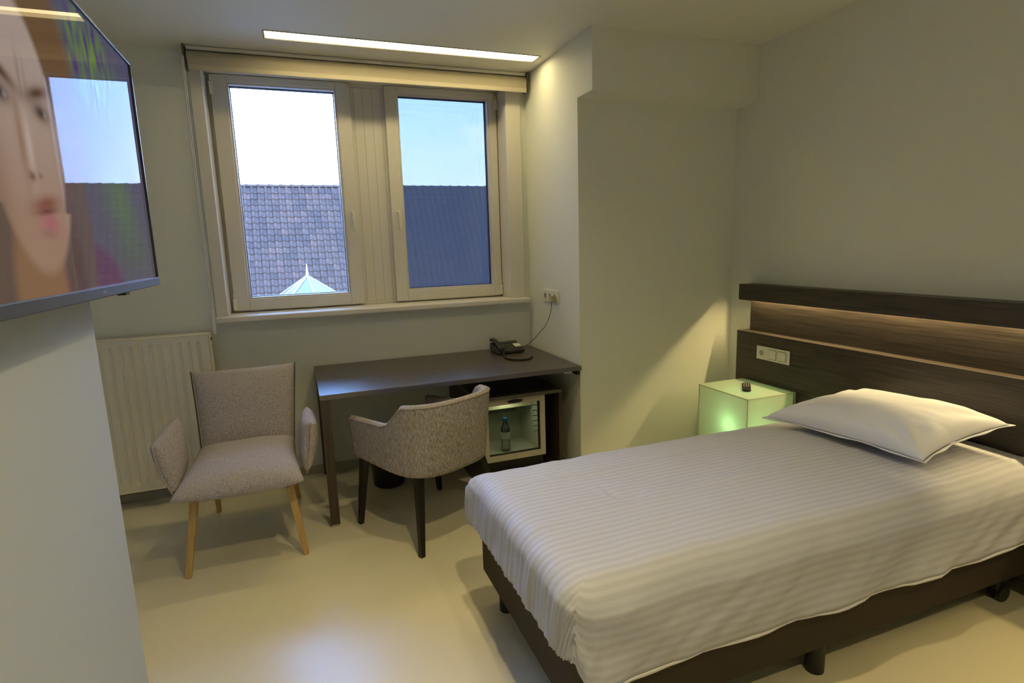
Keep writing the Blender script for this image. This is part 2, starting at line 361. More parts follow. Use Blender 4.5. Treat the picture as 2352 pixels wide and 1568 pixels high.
# ceiling spots above the foreground (just outside the frame, they throw the room's second shadow)
M_SPOT = bpy.data.materials.new('spot_glow'); M_SPOT.use_nodes = True; t = M_SPOT.node_tree; t.nodes.clear()
em = nd(t, 'ShaderNodeEmission'); em.inputs[0].default_value = (*WARM, 1); em.inputs[1].default_value = 2
o_ = nd(t, 'ShaderNodeOutputMaterial'); t.links.new(em.outputs[0], o_.inputs[0])
for k, (x, y) in enumerate(((.72, 2.15), (.55, 1.0), (1.05, -.4))):
    d = thing('ceiling_spot', ('recessed ceiling spot above the foot of the bed', 'recessed ceiling spot above the foreground floor', 'recessed ceiling spot furthest behind the viewer')[k], 'ceiling light', (x, y, H_C), group='ceiling spots')
    bm = bmesh.new(); lathe(bm, [(.05, -.004), (.062, -.004), (.062, 0), (.05, 0)], 24, cap=False); mesh_obj('rim', bm, M_STEEL, d)
    bm = bmesh.new(); lathe(bm, [(.05, -.003), (.05, -.001)], 24); mesh_obj('lamp_face', bm, M_SPOT, d)
    ld = bpy.data.lights.new('spot_light', 'SPOT'); ld.spot_size = math.radians(128); ld.spot_blend = .9; ld.shadow_soft_size = .035; ld.energy = DOWN * (.5, 1.1, 1.1)[k]; ld.color = WARM
    lo = bpy.data.objects.new('spot_light', ld); COL.objects.link(lo); lo.parent = d; lo.location = (0, 0, -.006)

# ------------------------------------------------------------------ television
tv = thing('television', 'large flat television on the left wall showing a close-up of a face', 'television', (-.46, 1.64, 1.405))
y0, y1, zt = -.60, .655, .725
mesh_obj('housing', boxes((-.052, -.006, y0, y1, .0, zt)), M_TVB, tv, bevel=.006)
mesh_obj('bezel', boxes((-.006, .004, y0, y0 + .010, 0, zt), (-.006, .004, y1 - .007, y1, 0, zt), (-.006, .004, y0, y1, zt - .007, zt), (-.006, .006, y0, y1, 0, .026)), M_TVB, tv, bevel=.002)
mesh_obj('chrome_line', boxes((.004, .0075, y0, y1, .024, .0275)), M_TVEDGE, tv)
mesh_obj('maker_badge', boxes((.006, .0068, .02, .055, .010, .0165)), mat('badge_grey', (.22, .23, .25), .4), tv)
mesh_obj('infrared_receiver', boxes((-.02, .002, .235, .275, -.008, 0)), M_BLACK, tv, bevel=.002)
mesh_obj('wall_mount', boxes((-.085, -.052, -.25, .25, .2, .5)), M_BLACK, tv)
# picture: a soft close-up of a person before foliage
def g(y, z, cy, cz, sy, sz, ang=0):
    dy, dz = y - cy, z - cz; c, s = math.cos(ang), math.sin(ang)
    a, b = (dy * c + dz * s) / sy, (-dy * s + dz * c) / sz
    return math.exp(-(a * a + b * b))
def inell(y, z, cy, cz, ry, rz, soft=.12):
    q = math.sqrt(((y - cy) / ry) ** 2 + ((z - cz) / rz) ** 2)
    return max(0, min(1, (1 + soft - q) / (2 * soft)))
def lerp(a, b, t): return tuple(a[i] * (1 - t) + b[i] * t for i in range(3))
def picture(y, z):
    # backdrop
    c = lerp((.13, .11, .13), (.10, .09, .17), max(0, min(1, (z - 1.5) / .6)))
    c = lerp(c, (.16, .30, .04), .95 * min(1, g(y, z, 1.86, 2.02, .20, .11) * (.45 + 1.3 * noise.noise(Vector((y * 38, z * 16, 0))))) if z > 1.85 else 0)
    c = lerp(c, (.13, .21, .07), .7 * g(y, z, 1.98, 1.66, .17, .10, -.5))
    c = lerp(c, (.10, .15, .05), .4 * g(y, z, 2.05, 1.52, .16, .06))
    c = lerp(c, (.15, .055, .10), .85 * inell(y, z, 1.66, 1.40, .24, .135, .1))
    # hair
    hair = (.17, .095, .045)
    c = lerp(c, hair, inell(y, z, 1.42, 1.84, .30, .33, .12) if z > 1.72 else 0)
    c = lerp(c, (.15, .10, .075), max(inell(y, z, 1.585, 1.58, .10, .30, .2), inell(y, z, 1.20, 1.58, .12, .34, .2)))
    c = lerp(c, (.10, .045, .028), .6 * g(y, z, 1.57, 1.46, .035, .13))
    # neck, face
    c = lerp(c, (.29, .16, .085), inell(y, z, 1.36, 1.44, .12, .17, .15))
    skin = lerp((.40, .25, .17), (.46, .36, .31), max(0, min(1, (z - 1.55) / .35)))
    f = inell(y, z, 1.37 + (.03 if z < 1.6 else 0), 1.74, .185, .265, .05)
    c = lerp(c, skin, f)
    c = lerp(c, (.24, .12, .07), .6 * f * g(y, z, 1.22, 1.62, .06, .16))
    # brows (frowning), eyes
    c = lerp(c, (.11, .05, .03), 1.0 * g(y, z, 1.470, 1.834, .062, .013, .28))
    c = lerp(c, (.11, .05, .03), 1.0 * g(y, z, 1.315, 1.838, .062, .013, -.30))
    c = lerp(c, (.22, .12, .09), .45 * g(y, z, 1.395, 1.85, .008, .045)); c = lerp(c, (.22, .12, .09), .35 * g(y, z, 1.42, 1.85, .006, .035))
    for cy in (1.478, 1.300):
        c = lerp(c, (.20, .11, .09), .6 * g(y, z, cy, 1.80, .05, .022)); c = lerp(c, (.05, .035, .035), 1.0 * g(y, z, cy, 1.797, .030, .013))
        c = lerp(c, (.5, .45, .45), .5 * g(y, z, cy + .02, 1.797, .008, .006))
    # nose and nostrils
    c = lerp(c, (.30, .17, .11), .8 * g(y, z, 1.360, 1.73, .014, .08)); c = lerp(c, (.62, .50, .43), .7 * g(y, z, 1.395, 1.72, .014, .06))
    c = lerp(c, (.16, .07, .045), .9 * g(y, z, 1.385, 1.662, .016, .009)); c = lerp(c, (.16, .07, .045), .6 * g(y, z, 1.425, 1.667, .010, .006))
    # mouth
    c = lerp(c, (.24, .075, .045), .95 * g(y, z, 1.43, 1.612, .070, .015, .16)); c = lerp(c, (.46, .15, .17), .9 * g(y, z, 1.435, 1.575, .052, .024))
    c = lerp(c, (.09, .02, .02), .75 * g(y, z, 1.432, 1.598, .055, .006, .12)); c = lerp(c, (.26, .15, .11), .5 * g(y, z, 1.42, 1.553, .04, .008))
    return c
bm = bmesh.new(); NY, NZ = 190, 112
ya, yb, za, zb = y0 + .010, y1 - .007, .026, zt - .007
gv = [[bm.verts.new((-.004, ya + (yb - ya) * i / NY, za + (zb - za) * j / NZ)) for j in range(NZ + 1)] for i in range(NY + 1)]
for i in range(NY):
    for j in range(NZ): bm.faces.new((gv[i][j], gv[i + 1][j], gv[i + 1][j + 1], gv[i][j + 1]))
scn = mesh_obj('screen', bm, None, tv)
ca = scn.data.color_attributes.new('picture', 'FLOAT_COLOR', 'POINT')
buf = []
for v in scn.data.vertices:
    c = picture(v.co.y + 1.64, v.co.z + 1.405); buf += [*c, 1]
ca.data.foreach_set('color', buf)
m = bpy.data.materials.new('lit_screen'); m.use_nodes = True; t = m.node_tree; t.nodes.clear()
o_ = nd(t, 'ShaderNodeOutputMaterial'); mxs = nd(t, 'ShaderNodeMixShader'); em = nd(t, 'ShaderNodeEmission'); gl = nd(t, 'ShaderNodeBsdfGlossy'); gl.inputs['Roughness'].default_value = .02
at = nd(t, 'ShaderNodeAttribute', attribute_name='picture'); t.links.new(at.outputs['Color'], em.inputs[0]); em.inputs[1].default_value = .66
fr_ = nd(t, 'ShaderNodeFresnel'); fr_.inputs[0].default_value = 1.5; ml = nd(t, 'ShaderNodeMath', operation='MULTIPLY'); ml.inputs[1].default_value = .26      # anti-glare coating
t.links.new(fr_.outputs[0], ml.inputs[0]); t.links.new(ml.outputs[0], mxs.inputs[0]); t.links.new(em.outputs[0], mxs.inputs[1]); t.links.new(gl.outputs[0], mxs.inputs[2]); t.links.new(mxs.outputs[0], o_.inputs[0])
scn.data.materials.append(m)

# ------------------------------------------------------------------ radiator
rd = thing('radiator', 'cream ribbed panel radiator in the niche behind the armchair', 'radiator', (-.95, 3.83, .105))
rx0, rx1, rz = -.40, .405, .925
bm = bmesh.new()   # pressed front sheet with vertical flutes
xs = [rx0, rx0 + .018]; n_r = 15; pitch = (rx1 - rx0 - .036 - .012) / n_r; prof = []
x = rx0 + .024
prof.append((rx0, 0)); 
for k in range(n_r):
    prof += [(x + pitch * .02, 0), (x + pitch * .16, .009), (x + pitch * .42, .009), (x + pitch * .56, 0)]
    x += pitch
prof.append((rx1, 0))
zr = [0, .035, .055, rz - .055, rz - .035, rz]
rows = []
for z in zr:
    k = 1 if .05 < z < rz - .05 else 0
    rows.append([bm.verts.new((px, py * k, z)) for px, py in prof])
for a, b_ in zip(rows, rows[1:]):
    for i in range(len(a) - 1): bm.faces.new((a[i], a[i + 1], b_[i + 1], b_[i]))
pnl = mesh_obj('front_panel', bm, M_RAD, rd); md = pnl.modifiers.new('thick', 'SOLIDIFY'); md.thickness = .006; md.offset = -1 if False else 1
md.offset = -1
for z in (rz, 0): mesh_obj('panel_edge', boxes((rx0, rx1, -.004, .014, z - .004, z + .004)), M_RAD, rd, bevel=.003)
mesh_obj('back_panel', boxes((rx0, rx1, .078, .088, 0, rz)), M_RAD, rd)
mesh_obj('side_cover', boxes((rx1, rx1 + .006, .010, .096, .02, rz + .004)), M_RAD, rd, bevel=.002)
mesh_obj('side_cover', boxes((rx0 - .006, rx0, .010, .096, .02, rz + .004)), M_RAD, rd, bevel=.002)
bm = bmesh.new(); x = rx0
while x < rx1 - .01: box(bm, x, x + .012, .018, .075, rz - .002, rz + .003); x += .018
box(bm, rx0, rx1, .014, .020, rz - .006, rz + .004); box(bm, rx0, rx1, .073, .088, rz - .006, rz + .004)
mesh_obj('top_grille', bm, M_RAD, rd)
bm = bmesh.new(); prism(bm, (rx1 + .006, .055, rz - .035), (rx1 + .012, .055, rz - .035), .009, .009, 12); mesh_obj('air_vent', bm, mat('vent_dark', (.12, .11, .09), .4), rd)
for x in (rx0 + .1, rx1 - .13): mesh_obj('wall_bracket', boxes((x, x + .03, .088, .12, .1, rz - .1)), M_RAD, rd)
bm = bmesh.new()
for xx in (rx1 - .05, rx1 - .09): tube(bm, [(xx, .05, 0), (xx, .05, -.05), (xx, .055, -.105)], .008, 8)
mesh_obj('feed_pipe', bm, M_RAD, rd, smooth=True)

# ------------------------------------------------------------------ cushions
def pillow_bm(nu, nv, fn, flange=.0):
    """two skins of a cushion meeting at a seam; fn(u,v,side) -> point, u,v in [-1,1]"""
    bm = bmesh.new(); top, bot = {}, {}
    for i in range(nu + 1):
        for j in range(nv + 1):
            u, v = -1 + 2 * i / nu, -1 + 2 * j / nv
            top[i, j] = bm.verts.new(fn(u, v, 1))
            edge = i in (0, nu) or j in (0, nv)
            bot[i, j] = top[i, j] if edge else bm.verts.new(fn(u, v, -1))
    for i in range(nu):
        for j in range(nv):
            bm.faces.new((top[i, j], top[i + 1, j], top[i + 1, j + 1], top[i, j + 1]))
            q = [bot[i, j], bot[i, j + 1], bot[i + 1, j + 1], bot[i + 1, j]]
            if len(set(q)) == 4 and not (set(q) == {top[i, j], top[i + 1, j], top[i + 1, j + 1], top[i, j + 1]}): bm.faces.new(q)
    return bm
def cushion(name, m, parent, p00, p10, p11, p01, thick, nrm, pinch=.05, power=.5, bow=(0, 0, 0, 0), n=22, under=1.0, curl=0, wr=.004, seed=0):
    """corners p(u,v) as vectors, bulging +-thick along nrm, edges pinched inwards"""
    p00, p10, p11, p01 = map(Vector, (p00, p10, p11, p01)); nrm = Vector(nrm).normalized()
    c = (p00 + p10 + p11 + p01) / 4
    def fn(u, v, s):
        a, b_ = (u + 1) / 2, (v + 1) / 2
        p = p00 * (1 - a) * (1 - b_) + p10 * a * (1 - b_) + p11 * a * b_ + p01 * (1 - a) * b_
        pu = 1 - pinch * (1 - v * v) ; pv = 1 - pinch * (1 - u * u)
        # pinch edges towards the middle
        du = (p10 - p00 + p11 - p01) / 4; dv = (p01 - p00 + p11 - p10) / 4
        p = p - du * u * abs(u) ** 3 * 0 + du * (-u * pinch * (1 - v * v) * abs(u) ** 2) * -1 * -1 + dv * (-v * pinch * (1 - u * u) * abs(v) ** 2)
        h = ((1 - u ** 4) * (1 - v ** 4)); h = max(0, h) ** power
        h *= .72 + .28 * (1 - u * u) * (1 - v * v)
        wq = wr * noise.noise(p * 9 + Vector((seed, 0, 0)))
        return p + nrm * (s * thick * h * (1 if s > 0 else under) + curl * (u * u) + wq * (1 if h > 0 else 0))
    o = mesh_obj(name, pillow_bm(n, n, fn), m, parent, smooth=True)
    sd = o.modifiers.new('sub', 'SUBSURF'); sd.levels = 1; sd.render_levels = 1
    return o
def seam(name, m, parent, pts, r=.004):
    bm = bmesh.new(); tube(bm, pts, r, 6); return mesh_obj(name, bm, m, parent, smooth=True)

# ------------------------------------------------------------------ lounge armchair
ac = thing('lounge_armchair', 'taupe cushioned lounge armchair on splayed oak legs before the radiator', 'armchair', (-.345, 3.2, 0))
def A(x, y, z): return (x + .345, y - 3.2, z)
cushion('seat', M_FAB1, ac, A(-.640, 2.765, .405), A(-.046, 2.765, .405), A(-.09, 3.42, .43), A(-.60, 3.42, .43), .105, (0, -.08, 1), pinch=.06, power=.5, under=.62, curl=.012)
cushion('backrest', M_FAB1, ac, A(-.575, 3.36, .42), A(-.105, 3.36, .42), A(-.062, 3.53, .865), A(-.612, 3.53, .865), .058, (0, -.93, .36), pinch=.015, power=.42, under=.9)
for s in (-1, 1):
    xb, xt = (-.575, -.610) if s < 0 else (-.105, -.064)
    seam('piping', M_PIPE, ac.children[-1] if False else ac, smooth_path([A(xb, 3.36, .42), A((xb + xt) / 2 + s * -.002, 3.445, .64), A(xt, 3.53, .862)], 6), .0042)
# arm pads
la = cushion('armrest', M_FAB1, ac, A(-.645, 2.93, .395), A(-.66, 3.36, .40), A(-.650, 3.26, .690), A(-.715, 2.985, .622), .052, (-.95, 0, .15), pinch=.03, power=.40, seed=3)
ra = cushion('armrest', M_FAB1, ac, A(-.045, 2.93, .395), A(-.03, 3.36, .40), A(-.022, 3.22, .672), A(-.005, 2.985, .640), .052, (.97, 0, .1), pinch=.03, power=.40, seed=5)
seam('piping', M_FAB1, la, smooth_path([A(-.715, 2.983, .624), A(-.690, 2.952, .50), A(-.645, 2.928, .394)], 5), .004)
seam('piping', M_FAB1, ra, smooth_path([A(-.005, 2.983, .642), A(-.020, 2.952, .52), A(-.045, 2.928, .394)], 5), .004)
mesh_obj('seat_frame', boxes((-.215, .215, -.30, .25, .345, .375)), M_BLKWOOD, ac, bevel=.01)
for (tx, ty, bx, by) in ((-.555, 2.93, -.609, 2.855), (-.135, 2.93, -.082, 2.855), (-.54, 3.44, -.560, 3.575), (-.15, 3.44, -.115, 3.575)):
    bm = bmesh.new(); prism(bm, A(tx, ty, .372), A(bx, by, .0), .027, .0185, 4)
    mesh_obj('leg', bm, M_OAK, ac, bevel=.004)

# ------------------------------------------------------------------ desk
dk = thing('desk', 'dark wenge desk along the window wall under the sill', 'desk', (.83, 3.5, 0))
def D(x0, x1, y0, y1, z0, z1): return (x0 - .83, x1 - .83, y0 - 3.5, y1 - 3.5, z0, z1)
mesh_obj('desktop', boxes(D(.048, 1.605, 3.085, 3.94, .722, .75)), M_WENGE, dk, bevel=.0015)
for y in (3.085, 3.86):
    lg = mesh_obj('leg', boxes(D(.050, .100, y + .003, y + .053, .012, .722)), M_WENGE_Z, dk, bevel=.0015)
    mesh_obj('foot_glide', boxes(D(.056, .094, y + .009, y + .047, 0, .012)), M_STEEL, lg)
mesh_obj('side_rail', boxes(D(.055, .095, 3.141, 3.857, .64, .722)), M_WENGE, dk)
mesh_obj('wall_bracket', boxes(D(1.50, 1.56, 3.13, 3.16, .700, .722)), M_STEEL, dk)
mesh_obj('wall_batten', boxes(D(1.585, 1.605, 3.11, 3.9, .690, .722)), M_BLKWOOD, dk)

# ------------------------------------------------------------------ minibar cabinet
cb = thing('minibar_cabinet', 'open dark wenge cabinet under the right end of the desk', 'cabinet', (1.2375, 3.5, 0))
def Q(x0, x1, y0, y1, z0, z1): return (x0 - 1.2375, x1 - 1.2375, y0 - 3.5, y1 - 3.5, z0, z1)
mesh_obj('side_panel', boxes(Q(.957, .979, 3.20, 3.92, 0, .565)), M_WENGE_Z, cb)
mesh_obj('side_panel', boxes(Q(1.497, 1.519, 3.20, 3.92, 0, .565)), M_WENGE_Z, cb)
mesh_obj('top_panel', boxes(Q(.957, 1.519, 3.20, 3.92, .565, .587)), M_WENGE, cb, bevel=.001)
mesh_obj('bottom_panel', boxes(Q(.979, 1.497, 3.22, 3.90, .05, .072)), M_WENGE, cb)
mesh_obj('back_panel', boxes(Q(.979, 1.497, 3.90, 3.912, .072, .565)), M_WENGE, cb)
# fridge
fg = thing('minibar_fridge', 'small glass-door refrigerator with beige frame inside the dark cabinet', 'refrigerator', (1.195, 3.5, .074))
def F(x0, x1, y0, y1, z0, z1): return (x0 - 1.195, x1 - 1.195, y0 - 3.5, y1 - 3.5, z0 - .072, z1 - .072)
mesh_obj('body', boxes(F(.995, 1.005, 3.26, 3.70, .14, .552), F(1.405, 1.415, 3.26, 3.70, .14, .552), F(1.005, 1.405, 3.26, 3.70, .542, .552), F(1.005, 1.405, 3.26, 3.70, .14, .15), F(1.005, 1.405, 3.69, 3.70, .15, .542), F(1.0, 1.41, 3.27, 3.69, .072, .14)), M_BLACK, fg)
mesh_obj('inner_liner', boxes(F(1.005, 1.02, 3.262, 3.64, .15, .542), F(1.39, 1.405, 3.262, 3.64, .15, .542), F(1.02, 1.39, 3.262, 3.64, .527, .542), F(1.02, 1.39, 3.262, 3.64, .15, .165), F(1.02, 1.39, 3.62, 3.64, .165, .527)), M_LINER, fg)
mesh_obj('shelf', boxes(F(1.02, 1.385, 3.40, 3.61, .455, .462)), mat('shelf_glass', (.55, .58, .45), .3), fg)
mesh_obj('shelf_edge', boxes(F(1.02, 1.385, 3.39, 3.40, .448, .468)), mat('shelf_edge_cream', (.75, .72, .5), .4), fg)
mesh_obj('cooling_plate', boxes(F(1.03, 1.34, 3.56, 3.60, .37, .445)), mat('cooling_grey', (.16, .18, .16), .4), fg)
dx0, dx1, dz0, dz1 = .992, 1.411, .156, .558
dr = mesh_obj('door', boxes(F(dx0, dx0 + .034, 3.225, 3.255, dz0, dz1), F(dx1 - .034, dx1, 3.225, 3.255, dz0, dz1), F(dx0 + .034, dx1 - .034, 3.225, 3.255, dz0, dz0 + .036), F(dx0 + .034, dx1 - .034, 3.225, 3.255, dz1 - .038, dz1)), M_FRIDGE, fg, bevel=.002)
mesh_obj('door_glass', boxes(F(dx0 + .034, dx1 - .034, 3.240, 3.244, dz0 + .036, dz1 - .038)), M_FGLASS, dr)
mesh_obj('door_seal', boxes(F(dx1 - .042, dx1 - .034, 3.246, 3.255, dz0 + .036, dz1 - .038), F(dx0 + .034, dx0 + .038, 3.246, 3.255, dz0 + .036, dz1 - .038), F(dx0 + .034, dx1 - .034, 3.246, 3.255, dz0 + .036, dz0 + .043)), M_GASKET, dr)
bm = bmesh.new()
lathe(bm, [(.001, -.001), (.030, -.001), (.033, .0015), (.001, .0016)], 28, cap=False)
bmesh.ops.scale(bm, verts=bm.verts, vec=(1.6, .34, 1)); bmesh.ops.rotate(bm, verts=bm.verts, matrix=Matrix.Rotation(PI / 2, 3, 'X'))
bmesh.ops.translate(bm, verts=bm.verts, vec=(1.205 - 1.195, 3.2235 - 3.5, .539 - .072)); mesh_obj('door_badge', bm, M_BLACK, dr)
bm = bmesh.new(); prism(bm, (1.202 - 1.195, 3.2245 - 3.5, .174 - .072), (1.202 - 1.195, 3.220 - 3.5, .174 - .072), .008, .008, 14); mesh_obj('door_lock', bm, M_STEEL, dr)
bm = boxes(F(1.378, 1.388, 3.27, 3.33, .30, .50))
for k in range(6): mesh_obj('rack_rib', boxes(F(1.345, 1.377, 3.28, 3.285, .30 + .035 * k, .306 + .035 * k)), M_LINER, fg)
mesh_obj('door_rack', bm, M_LINER, dr)
ld = bpy.data.lights.new('fridge_fill', 'AREA'); ld.size = .12; ld.energy = .30; ld.color = (1, .98, .85)  # added fill that brightens the fridge interior, no lamp known there
lo = bpy.data.objects.new('fridge_fill', ld); COL.objects.link(lo); lo.parent = fg; lo.location = (.0, 3.33 - 3.5, .525 - .072)
# bottle in the fridge
bt = thing('water_bottle', 'clear water bottle with dark blue cap standing in the small fridge', 'bottle', (1.188, 3.375, .1685))
bm = bmesh.new(); lathe(bm, [(.026, 0), (.031, .006), (.031, .05), (.0285, .055), (.031, .06), (.031, .14), (.029, .155), (.017, .185), (.013, .192), (.013, .204)], 24)
mesh_obj('bottle_body', bm, M_PET, bt, smooth=True)
bm = bmesh.new(); lathe(bm, [(.0155, .200), (.0165, .203), (.0165, .222), (.014, .225)], 20); mesh_obj('cap', bm, M_CAP, bt, smooth=False)
bm = bmesh.new(); lathe(bm, [(.0314, .085), (.0314, .132)], 24, cap=False); mesh_obj('paper_band', bm, mat('bottle_band', (.62, .65, .66), .5), bt, smooth=True)

# ------------------------------------------------------------------ desk chair (seen from behind)
dc = thing('desk_chair', 'grey-brown tub desk chair with black legs pulled up to the desk', 'chair', (.5725, 2.98, 0), math.radians(26.6))
def shell_pt(a, r_off, hz):
    """a in [-1,1] around the U, left front tip to right front tip; local x,y"""
    w, dfr, dbk = .300 - r_off, .285, .325 - r_off
    L_side, th = .36, None
    t_ = abs(a); s = 1 if a > 0 else -1
    if t_ > .56:                      # straight side
        k = (t_ - .56) / .44; x = w - .012 * k; y = -.04 + (dfr + .04) * k
    else:                             # superelliptic back
        ph = t_ / .56 * PI / 2
        x = w * math.sin(ph) ** .62; y = -.04 - (dbk - .04) * math.cos(ph) ** .68
    return s * x, y
def rim(a):
    t_ = abs(a)
    lo, hi = .625, .752
    if t_ > .55: return lo - .018 * (t_ - .55) / .45
    if t_ > .43: 
        k = (.55 - t_) / .12; k = k ** .9; return lo + (hi - .012 - lo) * k
    return hi - .012 * (t_ / .43) ** 2
def low(a): return .375 + .01 * abs(a)
bm = bmesh.new(); NA, NK = 96, 14
outer, inner = [], []
for i in range(NA + 1):
    a = -1 + 2 * i / NA; zt_, zb_ = rim(a), low(a); oc, ic = [], []
    for k in range(NK + 1):
        h = k / NK; z = zb_ + (zt_ - zb_) * h
        lean = .0 - .035 * (1 - h) ** 1.5       # shell draws in towards the bottom
        x, y = shell_pt(a, -lean * 0 + .020 * (1 - h) ** 1.3, z)
        if abs(a) < .6: y -= .030 * h * (1 - abs(a) / .6)
        oc.append(bm.verts.new((x, y, z)))
        x2, y2 = shell_pt(a, .045 + .020 * (1 - h) ** 1.3, z)
        if abs(a) < .6: y2 -= .030 * h * (1 - abs(a) / .6)
        if abs(a) > .56: pass
        ic.append(bm.verts.new((x2, y2, z)))
    outer.append(oc); inner.append(ic)
tops = []
for i in range(NA + 1):
    p = (outer[i][-1].co + inner[i][-1].co) / 2; tops.append(bm.verts.new((p.x, p.y, p.z + .010)))
for i in range(NA):
    for k in range(NK):
        bm.faces.new((outer[i][k], outer[i + 1][k], outer[i + 1][k + 1], outer[i][k + 1]))
        bm.faces.new((inner[i][k], inner[i][k + 1], inner[i + 1][k + 1], inner[i + 1][k]))
    bm.faces.new((outer[i][-1], outer[i + 1][-1], tops[i + 1], tops[i])); bm.faces.new((tops[i], tops[i + 1], inner[i + 1][-1], inner[i][-1]))
    bm.faces.new((outer[i][0], inner[i][0], inner[i + 1][0], outer[i + 1][0]))
for i in (0, NA):
    for k in range(NK): bm.faces.new((outer[i][k], outer[i][k + 1], inner[i][k + 1], inner[i][k]) if i == 0 else (outer[i][k], inner[i][k], inner[i][k + 1], outer[i][k + 1]))
    bm.faces.new((outer[i][-1], tops[i], inner[i][-1]))
bmesh.ops.recalc_face_normals(bm, faces=bm.faces)
mesh_obj('tub_backrest', bm, M_FAB2, dc, smooth=True)
dc.children[-1].data.materials[0] = M_FAB2
bm = bmesh.new(); tube(bm, [v for v in [Vector((shell_pt(-1 + 2 * i / 60, -.001, 0)[0], shell_pt(-1 + 2 * i / 60, -.001, 0)[1] - (.030 * (1 - abs(-1 + 2 * i / 60) / .6) if abs(-1 + 2 * i / 60) < .6 else 0), rim(-1 + 2 * i / 60) - .003)) for i in range(61)]], .003, 6)
mesh_obj('rim_piping', bm, M_FAB2, dc, smooth=True)
bm = bmesh.new(); n_s = 40
ring_lv = []
for z, off in ((.385, .055), (.40, .05), (.455, .05), (.475, .06), (.48, .10)):
    ring = [bm.verts.new((*[c * 1 for c in shell_pt(-1 + 2 * i / n_s, off, 0)], z)) for i in range(n_s + 1)]
    ring_lv.append(ring)
for a_, b_ in zip(ring_lv, ring_lv[1:]):
    for i in range(n_s): bm.faces.new((a_[i], a_[i + 1], b_[i + 1], b_[i]))
    bm.faces.new((a_[n_s], a_[0], b_[0], b_[n_s]))
bm.faces.new(ring_lv[-1]); bm.faces.new(ring_lv[0][::-1]); bmesh.ops.recalc_face_normals(bm, faces=bm.faces)
mesh_obj('seat', bm, M_FAB2, dc)
for (tx, ty, bx, by) in ((-.24, .22, -.285, .245), (.24, .22, .285, .245), (-.20, -.20, -.285, -.30), (.20, -.20, .285, -.30)):
    bm = bmesh.new(); prism(bm, (tx, ty, .42), (bx, by, 0), .031, .0175, 4); mesh_obj('leg', bm, M_BLKWOOD, dc, bevel=.002)

# waste bin
bn = thing('waste_bin', 'round black waste bin on the floor under the desk', 'bin', (.44, 3.56, 0))
bm = bmesh.new(); lathe(bm, [(.088, 0), (.098, .01), (.120, .27), (.124, .275), (.120, .28), (.115, .272), (.092, .02), (.001, .018)], 32, cap=False); bm.faces.new([v for v in bm.verts if abs(v.co.z) < 1e-6][::-1])
mesh_obj('bin_body', bm, M_BLACK, bn, smooth=False)
bm = bmesh.new(); tube(bm, [(.122 * math.cos(2 * PI * i / 32), .122 * math.sin(2 * PI * i / 32), .277) for i in range(33)], .004, 6); mesh_obj('bin_rim', bm, M_BLACK, bn, smooth=True)

# ------------------------------------------------------------------ telephone
PHX, PHY, PHA = 1.262, 3.685, math.radians(3)
ph = thing('telephone', 'black corded desk telephone at the right back of the desk', 'telephone', (PHX, PHY, .75), PHA)
bm = bmesh.new()
vs = box(bm, 0, .208, 0, .160, .004, .03)
for v in vs:
    if v.co.z > .02: v.co.z = .026 + (.042 if v.co.y > .1 else 0)
mesh_obj('phone_body', bm, M_PHONE, ph, bevel=.007)
for x in (.02, .18):
    for y in (.02, .14): mesh_obj('rubber_foot', boxes((x - .008, x + .008, y - .008, y + .008, 0, .006)), M_BLACK, ph)
bm = bmesh.new(); rings = []     # handset: one curved bar with swollen ends
for k in range(15):
    t_ = k / 14; y = -.012 + .182 * t_; e_ = abs(2 * t_ - 1)
    zc = .040 + .044 * t_ + .016 * (1 - e_ ** 2); hw = .016 + .008 * e_ ** 3; hh = .009 + .008 * e_ ** 3
    if k in (0, 14): hw *= .8; hh *= .7
    rings.append([bm.verts.new((.024 + hw * math.copysign(abs(math.cos(a)) ** .6, math.cos(a)), y, zc + hh * math.copysign(abs(math.sin(a)) ** .6, math.sin(a)))) for a in [2 * PI * q / 16 + .01 for q in range(16)]])
for a_, b_ in zip(rings, rings[1:]):
    for q in range(16): bm.faces.new((a_[q], b_[q], b_[(q + 1) % 16], a_[(q + 1) % 16]))
bm.faces.new(rings[0]); bm.faces.new(rings[-1][::-1]); bmesh.ops.recalc_face_normals(bm, faces=bm.faces)
hs = mesh_obj('handset', bm, M_PHONE, ph, smooth=True)
sl_ = .042 / .160
def onslope(x0, x1, y0, y1, h):
    bm_ = bmesh.new(); v_ = box(bm_, x0, x1, y0, y1, 0, 0)
    for i, v in enumerate(v_): v.co.z = .026 + v.co.y * sl_ + (h if i > 3 else -.001)
    return bm_
for r_ in range(4):
    for c_ in range(3):
        mesh_obj('key', onslope(.070 + c_ * .022, .086 + c_ * .022, .028 + r_ * .018, .040 + r_ * .018, .003), mat('key_grey', (.07, .07, .07), .4), ph)
for c_ in range(4):
    mesh_obj('memory_key', onslope(.150 + c_ * .013, .159 + c_ * .013, .022, .034, .003), mat('memory_key_grey', (.12, .10, .10), .4), ph)
mesh_obj('paper_sticker', onslope(.155, .203, .050, .100, .0015), M_LABEL, ph)
mesh_obj('display', onslope(.070, .145, .112, .148, .0025), mat('display_grey', (.05, .055, .05), .15), ph)
inv = (Matrix.Translation((PHX, PHY, .75)) @ Matrix.Rotation(PHA, 4, 'Z')).inverted()
base = smooth_path([(1.288, 3.676, .786), (1.292, 3.655, .764), (1.280, 3.60, .757), (1.262, 3.53, .757), (1.280, 3.455, .757), (1.335, 3.420, .757), (1.390, 3.430, .757), (1.432, 3.475, .757)], 30)
coil = []
L_ = len(base)
